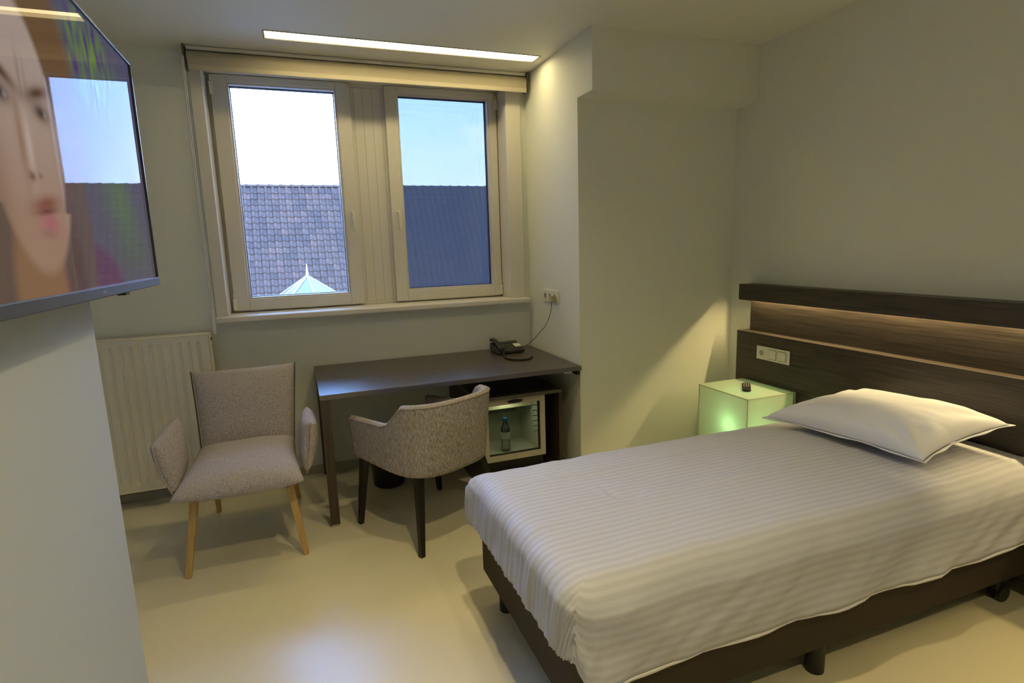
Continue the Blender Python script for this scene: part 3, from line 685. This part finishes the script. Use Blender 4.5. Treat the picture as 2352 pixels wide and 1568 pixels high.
for i, p in enumerate(base):
    d = (base[min(i + 1, L_ - 1)] - base[max(i - 1, 0)]).normalized(); u = d.cross(Vector((0, 0, 1))).normalized(); w_ = u.cross(d)
    for k in range(3):
        an = 2 * PI * (i * 3 + k) / 7.0
        coil.append(inv @ (p + (u * math.cos(an) + w_ * math.sin(an)) * .0045 + d * (k * .0005)))
bm = bmesh.new(); tube(bm, coil, .0024, 5); mesh_obj('coiled_cord', bm, M_BLACK, ph, smooth=True)
cordp = [(1.462, 3.83, .765), (1.51, 3.875, .757), (1.570, 3.885, .768), (1.590, 3.80, .825), (1.594, 3.69, .895), (1.594, 3.61, .940), (1.594, 3.54, 1.01), (1.586, 3.485, 1.075), (1.582, 3.473, 1.122)]
bm = bmesh.new(); tube(bm, [inv @ p for p in smooth_path(cordp, 10)], .0022, 6); ln = mesh_obj('line_cord', bm, M_CORD, ph, smooth=True)
plg = bmesh.new(); vs = box(plg, 1.574, 1.605, 3.452, 3.492, 1.122, 1.165)
for v in plg.verts: v.co = inv @ v.co
mesh_obj('line_plug', plg, M_BEIGE, ph, bevel=.003)

# ------------------------------------------------------------------ sockets
ws = thing('wall_socket', 'triple white wall socket above the right end of the desk', 'socket', (1.62, 3.55, 1.153))
mesh_obj('cover_plate', boxes((-.010, 0, -.125, .122, -.043, .043)), M_SOCK, ws, bevel=.003)
for k, y in enumerate((.078, 0, -.078)):
    bm = bmesh.new(); lathe(bm, [(.024, 0), (.024, .003), (.019, .003), (.019, .001), (.001, .001)], 24, cap=False)
    bmesh.ops.rotate(bm, verts=bm.verts, matrix=Matrix.Rotation(-PI / 2, 3, 'Y')); bmesh.ops.translate(bm, verts=bm.verts, vec=(-.010, y, 0))
    so = mesh_obj('outlet', bm, M_SOCK if k < 2 else M_SOCK, ws)
    bm = bmesh.new(); prism(bm, (-.0105, y, 0), (-.0115, y, 0), .0185, .0185, 20); mesh_obj('recess', bm, M_HOLE, so)
hsw = thing('headboard_switch', 'white socket and double switch plate set in the dark headboard', 'switch', (2.68, 2.625, .795))
mesh_obj('cover_plate', boxes((-.009, 0, -.128, .128, -.042, .042)), M_SOCK, hsw, bevel=.003)
bm = bmesh.new(); lathe(bm, [(.022, 0), (.022, .002), (.018, .002), (.018, .0005), (.001, .0005)], 24, cap=False)
bmesh.ops.rotate(bm, verts=bm.verts, matrix=Matrix.Rotation(-PI / 2, 3, 'Y')); bmesh.ops.translate(bm, verts=bm.verts, vec=(-.009, .085, 0)); mesh_obj('outlet', bm, M_SOCK, hsw)
bm = bmesh.new(); prism(bm, (-.009, .085, 0), (-.0102, .085, 0), .017, .017, 20); mesh_obj('recess', bm, mat('recess_mid', (.36, .35, .27), .5), hsw.children[-1])
for y in (0.0, -.075):
    mesh_obj('switch_surround', boxes((-.0096, -.009, y - .033, y + .033, -.031, .031)), mat('switch_gap', (.30, .30, .22), .5), hsw)
    mesh_obj('rocker', boxes((-.013, -.0096, y - .029, y + .029, -.027, .027)), M_SOCK, hsw, bevel=.002)

# ------------------------------------------------------------------ headboard
hb = thing('headboard', 'wide dark wenge headboard with a lit recess on the right wall', 'headboard', (2.735, 1.70, 0))
def Hh(x0, x1, y0, y1, z0, z1): return (x0 - 2.735, x1 - 2.735, y0 - 1.70, y1 - 1.70, z0, z1)
mesh_obj('lower_panel', boxes(Hh(2.68, 2.778, .45, 2.938, .05, .910)), M_WENGE_Y, hb, bevel=.001)
mesh_obj('recessed_panel', boxes(Hh(2.75, 2.788, .48, 2.900, .910, 1.150)), M_WENGE_Y, hb)
mesh_obj('top_beam', boxes(Hh(2.68, 2.700, .45, 2.935, 1.112, 1.213), Hh(2.700, 2.788, .45, 2.935, 1.150, 1.213), Hh(2.70, 2.788, 2.91, 2.935, 1.112, 1.150)), M_WENGE_Y, hb, bevel=.001)
mesh_obj('led_strip', boxes(Hh(2.722, 2.732, .50, 2.90, 1.146, 1.150)), mat('led_glow', (1, .8, .5), .5, emis=((1, .62, .25), 3.0)), hb)
ld = bpy.data.lights.new('led_light', 'AREA'); ld.shape = 'RECTANGLE'; ld.size = .010; ld.size_y = 2.40; ld.energy = LED; ld.color = (1, .74, .32)
lo = bpy.data.objects.new('led_light', ld); COL.objects.link(lo); lo.parent = hb; lo.location = (2.736 - 2.735, 0, 1.144)

# ------------------------------------------------------------------ bedside cube lamp
cl = thing('cube_lamp', 'glowing green acrylic cube lamp serving as bedside table', 'lamp', (2.49, 2.65, .19))
cx0, cx1, cy0, cy1, cz = -.168, .168, -.208, .208, .41
m = bpy.data.materials.new('opal_acrylic'); m.use_nodes = True; t = m.node_tree; t.nodes.clear()
o_ = nd(t, 'ShaderNodeOutputMaterial'); mxs = nd(t, 'ShaderNodeMixShader'); mxs.inputs[0].default_value = .5
tl = nd(t, 'ShaderNodeBsdfTranslucent'); tl.inputs[0].default_value = (.78, .84, .72, 1)
pb = nd(t, 'ShaderNodeBsdfPrincipled'); pb.inputs['Base Color'].default_value = (.72, .76, .64, 1); pb.inputs['Roughness'].default_value = .3
t.links.new(tl.outputs[0], mxs.inputs[1]); t.links.new(pb.outputs[0], mxs.inputs[2]); t.links.new(mxs.outputs[0], o_.inputs[0])
M_OPAL = m
bm = bmesh.new(); vs = box(bm, cx0, cx1, cy0, cy1, 0, cz)
mesh_obj('shade', bm, M_OPAL, cl)
e = .0025; M_EDGE = mat('acrylic_edge', (.55, .60, .42), .4)
bm = bmesh.new()
for x in (cx0, cx1):
    for y in (cy0, cy1): box(bm, x - e, x + e, y - e, y + e, 0, cz)
for z in (0, cz):
    for x in (cx0, cx1): box(bm, x - e, x + e, cy0, cy1, z - e, z + e)
    for y in (cy0, cy1): box(bm, cx0, cx1, y - e, y + e, z - e, z + e)
mesh_obj('edge_seam', bm, M_EDGE, cl)
mesh_obj('back_plate', boxes((cx1 + .003, cx1 + .022, cy0 + .0, cy1, 0, cz)), M_OPAL, cl)
ld = bpy.data.lights.new('cube_light', 'POINT'); ld.energy = CUBE; ld.color = (.52, 1, .42); ld.shadow_soft_size = .02
lo = bpy.data.objects.new('cube_light', ld); COL.objects.link(lo); lo.parent = cl; lo.location = (-.08, -.06, .22)
bm = bmesh.new(); bmesh.ops.create_uvsphere(bm, u_segments=16, v_segments=10, radius=.018); bmesh.ops.translate(bm, verts=bm.verts, vec=(-.08, -.06, .18))
mesh_obj('bulb', bm, mat('bulb_glow', (.6, 1, .4), .4, emis=((.5, 1, .3), 4)), cl, smooth=True)

rc = thing('remote_control', 'small black remote control lying on the green cube', 'remote', (2.492, 2.638, .6028), math.radians(-42))
bm = bmesh.new(); prism(bm, (0, -.088, .009), (0, .088, .009), .027, .027, 8, PI / 8)
for v in bm.verts: v.co.z = .009 + (v.co.z - .009) * .36
mesh_obj('remote_body', bm, M_BLACK, rc, bevel=.003)
for i in range(5):
    for j in range(3):
        bm = boxes((-.0175 + j * .013, -.0085 + j * .013, -.030 + i * .022, -.018 + i * .022, .0175, .0198)); mesh_obj('button', bm, mat('button_grey', (.22, .20, .19), .5), rc)

# ------------------------------------------------------------------ bed
bd = thing('bed', 'single box bed base in dark brown on short round legs', 'bed', (1.65, 1.70, 0))
def B(x0, x1, y0, y1, z0, z1): return (x0 - 1.65, x1 - 1.65, y0 - 1.70, y1 - 1.70, z0, z1)
mesh_obj('bed_base', boxes(B(.638, 2.668, 1.25, 2.165, .125, .375)), M_BEDBASE, bd, bevel=.006)
mesh_obj('mattress', boxes(B(.655, 2.665, 1.265, 2.145, .377, .530)), mat('mattress_cotton', (.72, .70, .66), .8), bd, bevel=.04)
for x, y in ((.70, 2.04), (1.58, 2.10), (1.58, 1.30), (.71, 1.31)):
    bm = bmesh.new(); lathe(bm, [(.032, 0), (.032, .125)], 20, (x - 1.65, y - 1.70, 0)); mesh_obj('leg', bm, M_BLACK, bd)
for x, y in ((2.58, 1.30), (2.58, 2.08)):
    cs = mesh_obj('castor', boxes(B(x - .022, x + .022, y - .014, y + .014, .05, .125)), M_BLACK, bd, bevel=.006)
    for s in (-.022, .012):
        bm = bmesh.new(); prism(bm, (x - 1.65 + .012, y - 1.70 + s, .035), (x - 1.65 + .012, y - 1.70 + s + .014, .035), .035, .035, 20); mesh_obj('castor_wheel', bm, M_BLACK, cs)

# duvet
def duvet():
    bm = bmesh.new(); uvl = bm.loops.layers.uv.new('cloth')
    X0, Y0, Y1, XE, r = .690, 1.315, 2.095, 2.672, .100
    ZT, HEM = .590, .315
    rest = ZT - HEM - r
    dmax = r * PI / 2 + rest
    st = .0135
    ss = [X0 - dmax + i * st for i in range(int((XE - X0 + dmax) / st) + 1)]
    ts = [Y0 - dmax + i * st for i in range(int((Y1 - Y0 + 2 * dmax) / st) + 2)]
    grid = {}
    for i, s in enumerate(ss):
        for j, t_ in enumerate(ts):
            ds = max(0, X0 - s); dn = max(0, Y0 - t_); df_ = max(0, t_ - Y1)
            dt = dn + df_; hyp = math.hypot(ds, dt)
            d = max(ds, dt)
            near_head = max(0, (s - 1.9) / .77)
            if hyp > 0: nx, ny = -ds / hyp, (-dn + df_) / hyp
            else: nx, ny = 0, 0
            corner = min(ds, dt) / max(1e-6, max(ds, dt)) if hyp > 0 else 0
            rr = r
            if d < rr * PI / 2: off, drop = rr * math.sin(d / rr), rr * (1 - math.cos(d / rr))
            else: off, drop = rr + .012 * (d - rr * PI / 2) / rest, rr + (d - rr * PI / 2)
            q = max(0, min(1, d / dmax))
            fold = (q ** 1.2) * (1 - .45 * q)
            if ds > 0 and dt < ds: fold = q ** 1.1 * (1 - .82 * q) * 2.0
            if ds > 0 and dt < ds:      # foot side: fine vertical gathers
                along = t_ + .35 * (q) * (t_ - 1.7) * .2
                w = (math.sin(along * 150 + 4 * noise.noise(Vector((along * 6, 1.7, q * .6)))) * .0075 + math.sin(along * 63 + 2.2) * .005 + .015 * noise.noise(Vector((along * 11, q * 1.2, 5)))) * fold
            elif dt > 0:
                w = (.030 * noise.noise(Vector((s * 4.5, q * 2.4, 9))) + .014 * noise.noise(Vector((s * 13 + q * 6, q * 4, 2)))) * fold
            else: w = 0
            w = max(w, -.005)
            if df_ > 0 and ds > 0: w += .040 * corner * min(1, q * 1.6)     # far foot corner billows out
            off += w
            x = max(s, X0) + nx * off; y = min(max(t_, Y0), Y1) + ny * off
            z = ZT - drop
            if ds > dt: z = ZT - drop * .74      # foot side is shorter than the near side
            elif ds > 0 and dn > 0: z = ZT - drop * (1 - .26 * (ds / dt) ** 3)
            if df_ > 0:   # far side is shorter
                z = ZT - drop * .78
            if df_ > 0 and ds > 0: z += .05 * corner * q
            # surface relief on top
            top = 1 - min(1, d / (rr * 1.2)) * .7
            z += top * (.010 * noise.noise(Vector((s * 2.3, t_ * 2.6, .3))) + .004 * noise.noise(Vector((s * 9, t_ * 9, 3))))
            z += .010 * math.exp(-((s - 1.6) / .9) ** 2) - .004 - .018 * min(1, abs((t_ - 1.70) / .46)) ** 4 * (1 if d < .12 else .6)
            if s > 2.25: z += .018 * min(1, (s - 2.25) / .25)
            # little puckers near the foot
            pk = math.exp(-((s - .95) / .16) ** 2 - ((t_ - 1.98) / .12) ** 2) + .8 * math.exp(-((s - 1.02) / .14) ** 2 - ((t_ - 1.72) / .10) ** 2) + .5 * math.exp(-((s - 1.45) / .12) ** 2 - ((t_ - 1.62) / .10) ** 2)
            z += pk * .010 * noise.noise(Vector((s * 38, t_ * 16, 4)))
            # ironed creases running along the bed
            for yc, sl in ((1.925, .0), (1.625, .045), (1.255, .035)):
                yy = yc + sl * (s - 1.2); z += .0045 * math.exp(-((t_ - yy) / .008) ** 2) * (1 if d < .1 else .3)
            grid[i, j] = bm.verts.new((x, y, z))
    global HEM_PTS
    HEM_PTS = [grid[i, 0].co.copy() for i in range(int(dmax / st) + 4, len(ss), 3)]
    for i in range(len(ss) - 1):
        for j in range(len(ts) - 1):
            f = bm.faces.new((grid[i, j], grid[i + 1, j], grid[i + 1, j + 1], grid[i, j + 1]))
            for lp, (a, b_) in zip(f.loops, ((i, j), (i + 1, j), (i + 1, j + 1), (i, j + 1))): lp[uvl].uv = (ss[a], ts[b_])
    return bm
m = bpy.data.materials.new('satin_stripe_cotton'); m.use_nodes = True; t = m.node_tree; b = t.nodes['Principled BSDF']
uv = nd(t, 'ShaderNodeUVMap', uv_map='cloth'); sp = nd(t, 'ShaderNodeSeparateXYZ'); t.links.new(uv.outputs[0], sp.inputs[0])
mu_ = nd(t, 'ShaderNodeMath', operation='MULTIPLY'); mu_.inputs[1].default_value = 2 * PI / .0275; t.links.new(sp.outputs['Y'], mu_.inputs[0])
sn = nd(t, 'ShaderNodeMath', operation='SINE'); t.links.new(mu_.outputs[0], sn.inputs[0])
mr = nd(t, 'ShaderNodeMapRange'); mr.inputs['From Min'].default_value = -.35; mr.inputs['From Max'].default_value = .35; t.links.new(sn.outputs[0], mr.inputs['Value'])
cm = nd(t, 'ShaderNodeMix', data_type='RGBA'); cm.inputs['A'].default_value = (.455, .47, .55, 1); cm.inputs['B'].default_value = (.505, .52, .60, 1)
t.links.new(mr.outputs[0], cm.inputs['Factor']); t.links.new(cm.outputs['Result'], b.inputs['Base Color'])
rm = nd(t, 'ShaderNodeMapRange'); rm.inputs['To Min'].default_value = .75; rm.inputs['To Max'].default_value = .5; t.links.new(mr.outputs[0], rm.inputs['Value']); t.links.new(rm.outputs[0], b.inputs['Roughness'])
b.inputs['Specular IOR Level'].default_value = .35
nz_ = nd(t, 'ShaderNodeTexNoise'); nz_.inputs['Scale'].default_value = 28; nz_.inputs['Detail'].default_value = 5; co = nd(t, 'ShaderNodeTexCoord'); t.links.new(co.outputs['Object'], nz_.inputs['Vector'])
bp = nd(t, 'ShaderNodeBump'); bp.inputs['Strength'].default_value = .22; bp.inputs['Distance'].default_value = .006; t.links.new(nz_.outputs[0], bp.inputs['Height']); t.links.new(bp.outputs[0], b.inputs['Normal'])
M_DUVET = m
dv = tag(mesh_obj('duvet', duvet(), M_DUVET, smooth=True), 'white striped duvet spread over the bed and hanging at the foot', 'duvet')
sd = dv.modifiers.new('thick', 'SOLIDIFY'); sd.thickness = .014; sd.offset = -1
bm = bmesh.new(); tube(bm, [p + Vector((0, .004, -.006 - .003 * math.sin(k * .7))) for k, p in enumerate(HEM_PTS)], lambda t: .0055 + .002 * math.sin(t * 31), 8)
mesh_obj('sewn_hem', bm, mat('hem_cotton', (.62, .61, .62), .7), dv, smooth=True)
# pillow
M_PIL = mat('white_pillow_cotton', (.62, .65, .76), .6, .35, bump=(30, .25, .006))
pl = thing('pillow', 'plump white pillow lying at the head of the bed against the headboard', 'pillow', (2.40, 1.72, .61))
def PP(x, y, z): return (x - 2.40, y - 1.72, z - .61)
p00, p10, p11, p01 = Vector(PP(2.175, 1.375, .638)), Vector(PP(2.615, 1.335, .735)), Vector(PP(2.60, 2.02, .70)), Vector(PP(2.105, 2.105, .622))
def pf(u, v, s):
    a, b_ = (u + 1) / 2, (v + 1) / 2
    p = p00 * (1 - a) * (1 - b_) + p10 * a * (1 - b_) + p11 * a * b_ + p01 * (1 - a) * b_
    du = (p10 - p00 + p11 - p01) / 4; dv_ = (p01 - p00 + p11 - p10) / 4
    p = p - du * (u * .10 * (1 - v * v) * u * u) - dv_ * (v * .10 * (1 - u * u) * v * v)
    n_ = Vector((-.20, 0, 1)).normalized()
    h = max(0, (1 - abs(u) ** 2.4) * (1 - abs(v) ** 2.4)) ** .44
    wq = 0
    if s > 0:
        wq = .010 * noise.noise(Vector((u * 1.6, v * 1.6, 7))) + .004 * noise.noise(Vector((u * 5, v * 5, 1)))
        # tension folds from the corners
        for cu, cv in ((-1, 1), (-1, -1), (1, -1), (1, 1)):
            dd = math.hypot(u - cu, v - cv); an = math.atan2(v - cv, u - cu); wq += .006 * math.sin(an * 11) * math.exp(-((dd - .5) / .35) ** 2)
        wq *= min(1, h * 2)
    return p + n_ * ((.108 * h if s > 0 else -.006 * h) + wq)
o = mesh_obj('pillow_body', pillow_bm(44, 44, pf), M_PIL, pl, smooth=True); sd = o.modifiers.new('sub', 'SUBSURF'); sd.levels = 1; sd.render_levels = 1
bm = bmesh.new()   # stitched flange around the case
def edge_pt(k):
    k = k % 4; i = int(k); f_ = k - i
    u, v = ((-1 + 2 * f_, -1), (1, -1 + 2 * f_), (1 - 2 * f_, 1), (-1, 1 - 2 * f_))[i]; return u, v
ring_i, ring_o = [], []
for q in range(120):
    u, v = edge_pt(q / 30); p = pf(u, v, 1); c = Vector((0, 0, p.z)); d = (p - c).normalized()
    po = p + Vector((d.x, d.y, 0)) * (.009 + .003 * math.sin(q * .9)) + Vector((0, 0, .004 * math.sin(q * .53)))
    if u > .9: po.x = min(po.x, .263)
    ring_i.append(bm.verts.new(p)); ring_o.append(bm.verts.new(po))
for q in range(120):
    r2 = (q + 1) % 120; bm.faces.new((ring_i[q], ring_o[q], ring_o[r2], ring_i[r2]))
fl = mesh_obj('flange', bm, M_PIL, pl, smooth=True); sd = fl.modifiers.new('thick', 'SOLIDIFY'); sd.thickness = .004; sd.offset = 0

# ------------------------------------------------------------------ outside: tiled roof
M_TILES = []
for k, c in enumerate(((.038, .023, .015), (.046, .027, .017), (.030, .019, .013), (.054, .029, .018), (.040, .024, .016))):
    M_TILES.append(mat(f'slate_clay_{k}', c, .75, .3, noise_=(6, .25)))
rf = thing('neighbouring_roof', 'steep grey-blue tiled roof of the building across, seen through both windows', 'roof', (0, 22, 3.83))
TW, TH, NCOL, NROW = .222, .238, 88, 26
slope = math.radians(60); cs_, sn_ = math.cos(slope), math.sin(slope)
def tile_bm():
    bm = bmesh.new(); n = 5; rows_ = []
    for v in (0, TH * 1.12):
        r0 = []
        for i in range(n + 1):
            u = i / n; x = u * TW * .99; h = .060 * math.sin(min(1, u / .55) * PI) * (1 if u < .55 else 0) + (.012 if u >= .55 else .0)
            r0.append((x, v, h + (.022 if v == 0 else 0)))
        rows_.append(r0)
    vt = [[bm.verts.new((x, -v_ * 0 + yv, h)) for x, yv, h in r0] for v_, r0 in enumerate(rows_)]
    vb = [bm.verts.new((x, yv, h - .022)) for x, yv, h in rows_[0]]
    for i in range(n):
        bm.faces.new((vt[0][i], vt[0][i + 1], vt[1][i + 1], vt[1][i])); bm.faces.new((vb[i], vb[i + 1], vt[0][i + 1], vt[0][i]))
    return bm
tmes = []
for mt in M_TILES:
    me = bpy.data.meshes.new('roof_tile'); b_ = tile_bm(); b_.to_mesh(b_ and me); b_.free(); me.materials.append(mt); tmes.append(me)
# local axes on the slope: x right, v up the slope; ridge at v=0, rows run down
def slope_mat(x, down, tilt=0, lift=0):
    o_ = Vector((x, -down * cs_, -down * sn_))
    mtx = Matrix(((1, 0, 0, o_.x), (0, cs_, -sn_, o_.y - lift * sn_), (0, sn_, cs_, o_.z + lift * cs_), (0, 0, 0, 1)))
    return mtx @ Matrix.Rotation(tilt, 4, 'Z')
XL = -9.3
vis = []
for r_ in range(NROW):
    for c_ in range(NCOL):
        x = XL + c_ * TW; dn_ = .10 + (r_ + 1) * TH
        vis.append((r_, c_, x, dn_))
# the 300 nearest the viewer through the left window are single parts
cand = sorted([q for q in vis if -1.9 < q[2] < 1.95 and q[0] < 20], key=lambda q: -q[0])[:300]
cs2 = set((q[0], q[1]) for q in cand)
rng = random.Random(3); rest = bmesh.new()
for (r_, c_, x, dn_) in vis:
    k = rng.choice((0, 0, 0, 1, 2, 2, 4, 4, 4, 4, 1, 3)); tilt = rng.uniform(-.02, .02); mt = slope_mat(x, dn_, tilt, rng.uniform(0, .008))
    if (r_, c_) in cs2:
        o = bpy.data.objects.new('roof_tile', tmes[k]); COL.objects.link(o); o.parent = rf; o.matrix_local = mt
    else:
        n0 = len(rest.faces); n1 = len(rest.verts); rest.from_mesh(tmes[k]); rest.verts.ensure_lookup_table(); rest.faces.ensure_lookup_table()
        bmesh.ops.transform(rest, matrix=mt, verts=rest.verts[n1:])
        for f in rest.faces[n0:]: f.material_index = k
o = mesh_obj('upper_tiles', rest, None, rf); o['kind'] = 'stuff'
for mt in M_TILES: o.data.materials.append(mt)
bm = bmesh.new(); Wd = NCOL * TW
vs = [bm.verts.new(p) for p in ((XL, 0, -.03), (XL + Wd, 0, -.03), (XL + Wd, -NROW * TH * cs_ - .1, -NROW * TH * sn_ - .2), (XL, -NROW * TH * cs_ - .1, -NROW * TH * sn_ - .2), (XL, 3.4, -6.1), (XL + Wd, 3.4, -6.1))]
bm.faces.new((vs[3], vs[2], vs[1], vs[0])); bm.faces.new((vs[0], vs[1], vs[5], vs[4]))
mesh_obj('roof_boards', bm, M_TILES[2], rf)
me = None
for k in range(int(Wd / .36)):
    if me is None:
        bm = bmesh.new()
        n = 8
        for (xa, ra_, xb, rb_) in ((0, .085, .34, .075), (.31, .100, .37, .100)):
            A1 = [bm.verts.new((xa, ra_ * math.cos(PI * i / n), ra_ * math.sin(PI * i / n) - .03)) for i in range(n + 1)]
            B1 = [bm.verts.new((xb, rb_ * math.cos(PI * i / n), rb_ * math.sin(PI * i / n) - .03)) for i in range(n + 1)]
            for i in range(n): bm.faces.new((A1[i], B1[i], B1[i + 1], A1[i + 1]))
            bm.faces.new(A1); bm.faces.new(B1[::-1])
        o = mesh_obj('ridge_tile', bm, M_TILES[0], rf); me = o.data
    else:
        o = bpy.data.objects.new('ridge_tile', me); COL.objects.link(o); o.parent = rf
    o.location = (XL + k * .36, 0, .0)
mesh_obj('house_wall', boxes((XL + .2, XL + Wd - .2, -2.7, 3.0, -10, -5.6)), mat('brick_far', (.22, .14, .11), .8, noise_=(14, .3)), rf)

# glass lantern roof of a conservatory below the window
gl_ = thing('glass_lantern', 'pointed glass lantern roof rising below the left window', 'glass roof', (.14, 10, 0))
ap = Vector((0, 0, 1.12)); zb = -.2; R_ = 1.95
cor = [Vector((R_ * math.cos(a) * 1.05, R_ * math.sin(a), zb)) for a in (math.radians(k) for k in (-125, -80, -20, 40, 100, 160, 215))]
M_LG = mat('pale_roof_glass', (.07, .085, .09), .12, .5)
M_LF = mat('white_glazing_bar', (.15, .14, .13), .4)
for i in range(len(cor)):
    a, b_ = cor[i], cor[(i + 1) % len(cor)]
    for k in range(3):
        p, q = a.lerp(b_, k / 3), a.lerp(b_, (k + 1) / 3)
        bm = bmesh.new(); vs = [bm.verts.new(v) for v in (p, q, ap + (q - ap) * .03, ap + (p - ap) * .03)]; bm.faces.new(vs)
        o = mesh_obj('glass_panel', bm, M_LG, gl_); s_ = o.modifiers.new('thick', 'SOLIDIFY'); s_.thickness = .012
    for k in range(3):
        bm = bmesh.new(); prism(bm, a.lerp(b_, k / 3), ap, .030 if k == 0 else .012, .022 if k == 0 else .006, 4); mesh_obj('glazing_bar', bm, M_LF, gl_)
bm = bmesh.new(); prism(bm, ap - Vector((0, 0, .06)), ap + Vector((0, 0, .20)), .030, .006, 8); mesh_obj('finial', bm, M_LF, gl_)
bm = bmesh.new(); lathe(bm, [(1.80, -6), (1.80, zb)], 7); mesh_obj('lantern_base', bm, M_LF, gl_)
tag(mesh_obj('courtyard', boxes((-15, 20, 4.6, 30, -6.1, -6)), mat('courtyard_paving', (.22, .20, .18), .8)), 'paved courtyard ground far below the windows', 'ground')
bpy.data.objects['courtyard']['kind'] = 'structure'
